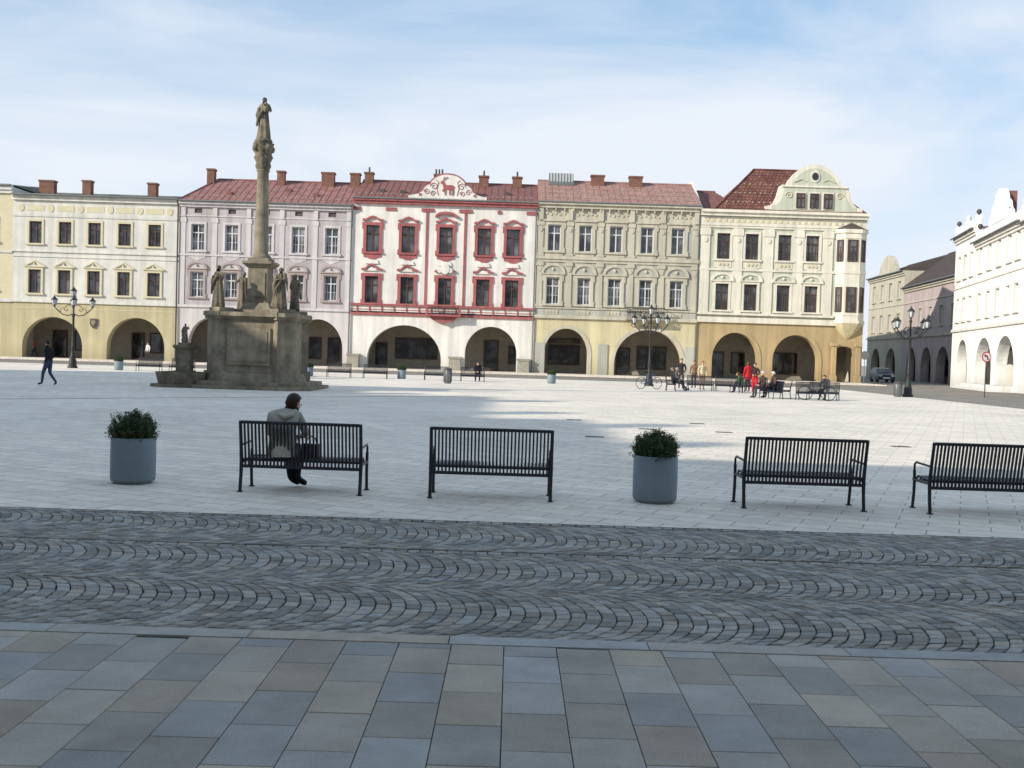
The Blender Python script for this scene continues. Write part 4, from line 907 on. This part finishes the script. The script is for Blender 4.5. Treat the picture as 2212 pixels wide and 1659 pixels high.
def roundsign(x,y,z,r,label,kind):
    e=empty('road_sign',(x,y,0),R(12) if kind else R(0),label,'road sign'); b=MB(); b.tube([(0,0,0),(0,0,z+r)],.03,0,8); b.obj('post',M['zinc'],e)
    b=MB(); circ=lambda r:[(r*math.cos(t*math.pi/16),r*math.sin(t*math.pi/16)) for t in range(32)]
    b.prism(circ(r),-.06,-.035,0 if kind else 2)
    if kind:
        b.prism(circ(r*.8),-.068,-.06,1)
        b.prism([(.02,-.18),(.09,-.18),(.09,.02),(.0,.1),(-.08,.1),(-.08,.16),(-.2,.06),(-.08,-.03),(-.08,.03),(-.02,.03),(.02,0)],-.074,-.068,2)
        b.prism([(-.18,.15),(-.15,.18),(.18,-.15),(.15,-.18)],-.08,-.074,0)
    b.obj('sign_plate',[M['signred'],M['signwhite'],M['black'] if kind else M['zinc']],e,(0,0,z))
roundsign(28.55,61.5,2.45,.32,'round red and white no turning sign on a grey post',1)
roundsign(30.9,89.5,2.6,.38,'round grey sign seen on a thin post by the corner house',0)
def bike(x,y,rz,colr,label):
    e=empty('bicycle',(x,y,0),rz,label,'bicycle','parked bicycles'); m=mat('bike_paint',C(*colr),rough=.35)
    for wx in(-.52,.52):
        b=MB(); b.tube([(.33*math.cos(t*math.pi/14),0,.34+.33*math.sin(t*math.pi/14)) for t in range(29)],.018,0,6)
        for t in range(12): b.tube([(0,0,.34),(.32*math.cos(t*math.pi/6),0,.34+.32*math.sin(t*math.pi/6))],.003,1,3)
        b.obj('wheel',[M['black'],M['zinc']],e,(wx,0,0))
    b=MB(); A=(-.52,0,.34);Bb=(-.08,0,.3);Cc=(-.2,0,.8);D=(.36,0,.82);F=(.52,0,.34)
    for p,q in((A,Bb),(A,Cc),(Bb,Cc),(Bb,D),(Cc,D),(D,F)): b.tube([p,q],.018,0,6)
    b.obj('frame',m,e)
    b=MB(); b.tube([(.36,0,.82),(.33,0,1.0)],.014,0,6); b.tube([(.28,-.27,1.02),(.36,-.15,1.0),(.36,.15,1.0),(.28,.27,1.02)],.014,0,6); b.obj('handlebar',M['black'],e)
    b=MB(); b.tube([(-.2,0,.8),(-.22,0,.92)],.013,0,6); b.plan([(-.36,-.08),(-.36,.08),(-.05,.02),(-.05,-.02)],.92,.97); b.obj('saddle',M['black'],e)
bike(7.7,57.3,R(25),(70,90,130),'blue grey bicycle parked beside a bench'); bike(14.25,47.6,R(-20),(60,60,66),'dark bicycle leaning near the benches')
# ------------------------------------------------------------------ car
e=empty('parked_car',(39.2,108,0),R(-8),'dark blue grey estate car parked in the side street','car')
m=mat('car_paint',C(52,62,80),rough=.25,var=.05,spec=.6)
prof=[(-2.1,.3),(-2.15,.6),(-2.05,.82),(-1.2,.98),(-.5,1.45),(.2,1.52),(1.5,1.48),(2.05,1.05),(2.1,.6),(2.05,.3)]
b=MB(); N=len(prof); vs=[]
for sx,k in((-.86,0),(-.78,1),(.78,1),(.86,0)):
    for y,z in prof: vs.append((sx*(1 if z<1.1 else .84),y*(1 if k else .985),z if k else min(z,z*.985)))
fs=[tuple(range(N)),tuple(range(3*N,4*N))]
for s in range(3):
    for i in range(N): fs.append((s*N+i,s*N+(i+1)%N,(s+1)*N+(i+1)%N,(s+1)*N+i))
b.add(vs,fs,0,False); b.obj('body',m,e)
b=MB(); b.add([(-.66,-1.19,1.0),(.66,-1.19,1.0),(.58,-.56,1.43),(-.58,-.56,1.43)],[(0,1,2,3)]); b.add([(x,y-.02,z+.02) for x,y,z in b.v],[(0,1,2,3)]); b.obj('windscreen',M['glassd'],e)
for sg in(-1,1):
    b=MB(); b.box(sg*.62-.17,sg*.62+.17,-2.17,-2.05,.62,.78); b.obj('headlight',M['lantern'],e)
    for y in(-1.35,1.35):
        b=MB(); q=[(.32*math.cos(t*math.pi/10),.32*math.sin(t*math.pi/10)) for t in range(20)]; vs=[(sg*.88,a,c) for a,c in q]+[(sg*.66,a,c) for a,c in q]
        b.add(vs,[tuple(range(20)),tuple(range(20,40))]+[(i,(i+1)%20,(i+1)%20+20,i+20) for i in range(20)]); b.obj('wheel',M['black'],e,(0,y,.32))
b=MB(); b.box(-.35,.35,-2.18,-2.1,.42,.56); b.obj('number_plate',M['signwhite'],e)
b=MB(); b.box(-.4,.4,-2.17,-2.08,.6,.76); b.obj('grille',M['black'],e)
# ------------------------------------------------------------------ Marian column
e=empty('marian_column',(-10.55,42.3,0),R(0),'weathered sandstone Marian column with saints on a tall pedestal','monument')
def octa(r,c=.3): 
    k=r*c; return [(-r+k,-r),(r-k,-r),(r,-r+k),(r,r-k),(r-k,r),(-r+k,r),(-r,r-k),(-r,-r+k)]
b=MB(); b.plan(octa(2.6),0,.14); b.plan(octa(2.35),.14,.3,0); b.obj('step',M['sand'],e)
b=MB(); b.plan(octa(2.12,.24),.3,.62,0,octa(2.0,.24)); b.plan(octa(1.85,.22),.62,2.75,0); b.plan(octa(1.9,.22),2.75,2.9,0,octa(2.15,.22)); b.plan(octa(2.2,.22),2.9,3.06); 
for k in range(4):
    a=R(45+90*k); 
    c=Vector((math.cos(a),math.sin(a)))*2.02; s=Vector((-c.y,c.x)).normalized()*.52; o_=c.normalized()*.42
    P=[c-s-o_,c+s-o_,c+s+o_,c-s+o_]; b.plan([tuple(p) for p in P],.3,2.78); P2=[c+(p-c)*1.22 for p in P]; b.plan([tuple(p) for p in P2],2.78,3.1); b.plan([tuple(p) for p in P2],.29,.7)
    P3=[c+(p-c)*.9 for p in P]; b.plan([tuple(p) for p in P3],3.1,3.24)
b.box(-1.0,1.0,-1.93,-1.8,.95,2.45); b.box(-.85,.85,-1.96,-1.9,1.1,2.3)
b.v=[(x*.86,y*.86,z) for x,y,z in b.v]
b.obj('pedestal',M['sand'],e)
b=MB(); b.plan(octa(.95,.2),3.06,3.2); b.plan(octa(.68,.15),3.2,3.5,0,octa(.52,.12)); b.plan(octa(.43,.1),3.5,4.95); b.plan(octa(.47,.1),4.95,5.1,0,octa(.62,.1)); b.plan(octa(.64,.1),5.1,5.2); b.plan(octa(.46,.1),5.2,5.35)
b.box(-.3,.3,-.47,-.42,3.75,4.75); b.obj('column_base',M['sand'],e)
b=MB(); b.lathe([(.42,5.35),(.42,5.42),(.33,5.5),(.28,5.56),(.27,7.0),(.23,8.9),(.27,8.94),(.27,9.0)],(0,0),24,0); b.obj('shaft',M['sand'],e)
b=MB(); b.lathe([(.24,9.0),(.3,9.15),(.26,9.3),(.36,9.5),(.3,9.65),(.44,9.85),(.36,9.95),(.42,10.08)],(0,0),24,0,True,fold=.12,nf=8)
for k in range(4): 
    a=R(45+90*k); b.lathe([(.02,9.72),(.13,9.8),(.14,9.95),(.05,10.05)],(.37*math.cos(a),.37*math.sin(a)),8,0)
b.obj('capital',M['sandd'],e)
def statue(parent,loc,rz,J,sc,nm='statue',wide=1.0,seed=0,child=False):
    o=build_person(J,0,0,0,name=nm,parent=parent,loc=loc,rz=rz,stone=M['sandd'],sc=sc,fat=1.1,hairlong=True)
    b=MB(); w=wide*.9; b.lathe([(.27*w,0),(.30*w,.05),(.27*w,.3),(.23*w,.6),(.2*w,.9),(.18*w,1.05),(.2*w,1.2),(.18*w,1.36),(.1,1.46)],(0,0),36,0,True,fold=.13,nf=6+seed%3,sy=.85)
    b.tube([(.22*w,.1,1.3),(.3*w,.05,1.0),(.22*w,-.1,.6),(.3*w,-.12,.1)],[.06,.1,.1,.12],0,8); b.tube([(-.15,.16,1.35),(.05,.2,1.1),(.2,.15,.85),(.28,.1,.55)],[.04,.06,.06,.04],0,8)
    b.obj('robe',M['sandd'],o)
    if child: b=MB(); b.lathe([(.06,1.1),(.1,1.16),(.09,1.28),(.05,1.34),(.075,1.38),(.08,1.43),(.03,1.5)],(-.14,.2),10,0,True,fold=.05); b.obj('child_figure',M['sandd'],o)
    return o
J1=mod(STAND,eR=(.28,.08,1.15),wR=(.1,.24,1.22)); J2=mod(STAND,eL=(-.3,.05,1.14),wL=(-.16,.22,1.3),eR=(.28,.0,1.12),wR=(.14,.2,1.0)); J3=mod(STAND,eL=(-.34,.05,1.2),wL=(-.34,.15,1.45))
cc=2.02*math.cos(R(45))*.86
statue(e,(-cc-.15,-cc,3.24),R(150),J2,.98,seed=1); statue(e,(cc-.1,-cc,3.24),R(200),J1,.97,seed=2,wide=1.0,child=True)
statue(e,(-cc+.22,cc,3.24),R(20),J3,.95,seed=0); statue(e,(cc-.05,cc,3.24),R(-30),J1,.93,seed=1,wide=.9)
b=MB(); b.lathe([(.3,10.08),(.36,10.16),(.3,10.26),(.05,10.3)],(0,0),16,0,True,fold=.1,nf=5); b.obj('cloud_base',M['sandd'],e)
statue(e,(0,0,10.22),R(170),J2,1.02,wide=.95,child=True)
# fountain
e=empty('fountain',(-13.2,41.0,0),0,'small stone fountain with a figure on a square pillar','fountain')
b=MB(); b.plan(octa(1.15,.45),0,.12)
b.add([(x,y,.12) for x,y in octa(.88,.45)]+[(x,y,.6) for x,y in octa(1.0,.45)]+[(x,y,.6) for x,y in octa(.82,.45)]+[(x,y,.45) for x,y in octa(.8,.45)],
  [(i,(i+1)%8,(i+1)%8+8,i+8) for i in range(8)]+[(i+8,(i+1)%8+8,(i+1)%8+16,i+16) for i in range(8)]+[(i+16,(i+1)%8+16,(i+1)%8+24,i+24) for i in range(8)]+[tuple(range(24,32))])
b.obj('basin',M['sandd'],e)
b=MB(); b.plan(octa(.36,.1),.45,.65); b.plan(octa(.28,.1),.65,1.5); b.plan(octa(.3,.1),1.5,1.58,0,octa(.38,.1)); b.plan(octa(.38,.1),1.58,1.68); b.plan(octa(.22,.2),1.68,1.78); b.box(-.16,.16,-.3,-.27,.8,1.35); b.obj('pillar',M['sandd'],e)
statue(e,(0,0,1.78),R(185),J3,.44,seed=1)
for x,y in((1.7,27.3),(1.8,21.7),(5.0,27.3),(5.1,24.3),(8.3,21.6),(3.3,24.6)):
    b=MB(); b.box(-.2,.2,-.1,.1,.0,.008)
    for i in range(6): b.box(-.17+i*.06,-.14+i*.06,-.08,.08,.008,.014)
    g=b.obj('drain_grate',M['slate'],None,(x,y,0)); g['label']='small dark metal drain grate set in pale paving'; g['category']='grate'; g['group']='drain grates in the paving'
# ------------------------------------------------------------------ world, sun, camera
EL=R(24); az=math.atan2(-.85,-.53)
w=bpy.data.worlds.new('World'); S.world=w; w.use_nodes=True; t=w.node_tree; L=t.links; bg=t.nodes['Background']; bg.inputs[1].default_value=.145
sk=nn(t,'ShaderNodeTexSky',sky_type='NISHITA'); sk.sun_disc=False; sk.sun_elevation=EL; sk.sun_rotation=az; sk.air_density=1.0; sk.dust_density=.6; sk.ozone_density=1.0
tc=nn(t,'ShaderNodeTexCoord'); mp=nn(t,'ShaderNodeMapping'); mp.inputs['Scale'].default_value=(1.1,1.6,4.2); mp.inputs['Rotation'].default_value=(0,R(14),R(10))
L.new(tc.outputs['Generated'],mp.inputs[0])
n=nn(t,'ShaderNodeTexNoise'); n.inputs['Scale'].default_value=1.9; n.inputs['Detail'].default_value=10; n.inputs['Roughness'].default_value=.55; n.inputs['Distortion'].default_value=.6
L.new(mp.outputs[0],n.inputs['Vector'])
sx=nn(t,'ShaderNodeSeparateXYZ'); L.new(tc.outputs['Generated'],sx.inputs[0])
hz=nn(t,'ShaderNodeMapRange'); hz.inputs[1].default_value=.08; hz.inputs[2].default_value=.36; hz.inputs[3].default_value=.30; hz.inputs[4].default_value=-.04; L.new(sx.outputs[2],hz.inputs[0])
ad=nn(t,'ShaderNodeMath',operation='ADD'); L.new(n.outputs[0],ad.inputs[0]); L.new(hz.outputs[0],ad.inputs[1])
cr=nn(t,'ShaderNodeMapRange'); cr.inputs[1].default_value=.38; cr.inputs[2].default_value=.78; cr.inputs[3].default_value=.0; cr.inputs[4].default_value=1.; L.new(ad.outputs[0],cr.inputs[0])
bl=nn(t,'ShaderNodeMixRGB'); bl.inputs[0].default_value=.55; L.new(sk.outputs[0],bl.inputs[1]); bl.inputs[2].default_value=(3.2,4.9,6.9,1)
mx=nn(t,'ShaderNodeMixRGB'); L.new(cr.outputs[0],mx.inputs[0]); L.new(bl.outputs[0],mx.inputs[1]); mx.inputs[2].default_value=(5.75,6.15,6.75,1)
L.new(mx.outputs[0],bg.inputs[0])
sl=bpy.data.lights.new('sun','SUN'); sl.energy=5.0; sl.angle=R(.5); sl.color=(1,.92,.79)
so=bpy.data.objects.new('sun',sl); COL.objects.link(so); dv=Vector((.85*math.cos(EL),.53*math.cos(EL),-math.sin(EL))); so.rotation_euler=dv.to_track_quat('-Z','Y').to_euler(); so.location=(-40,-30,40)
cd=bpy.data.cameras.new('camera'); cd.lens=35.8; cd.sensor_width=36; cd.clip_end=6000; cd.clip_start=.05
co=bpy.data.objects.new('camera',cd); COL.objects.link(co)
co.matrix_world=Matrix.Translation((0,0,1.7))@Matrix.Rotation(R(90-1.65),4,'X')@Matrix.Rotation(R(1.78),4,'Z')
S.camera=co
S.view_settings.view_transform='Standard'; S.view_settings.look='None'; S.view_settings.exposure=0
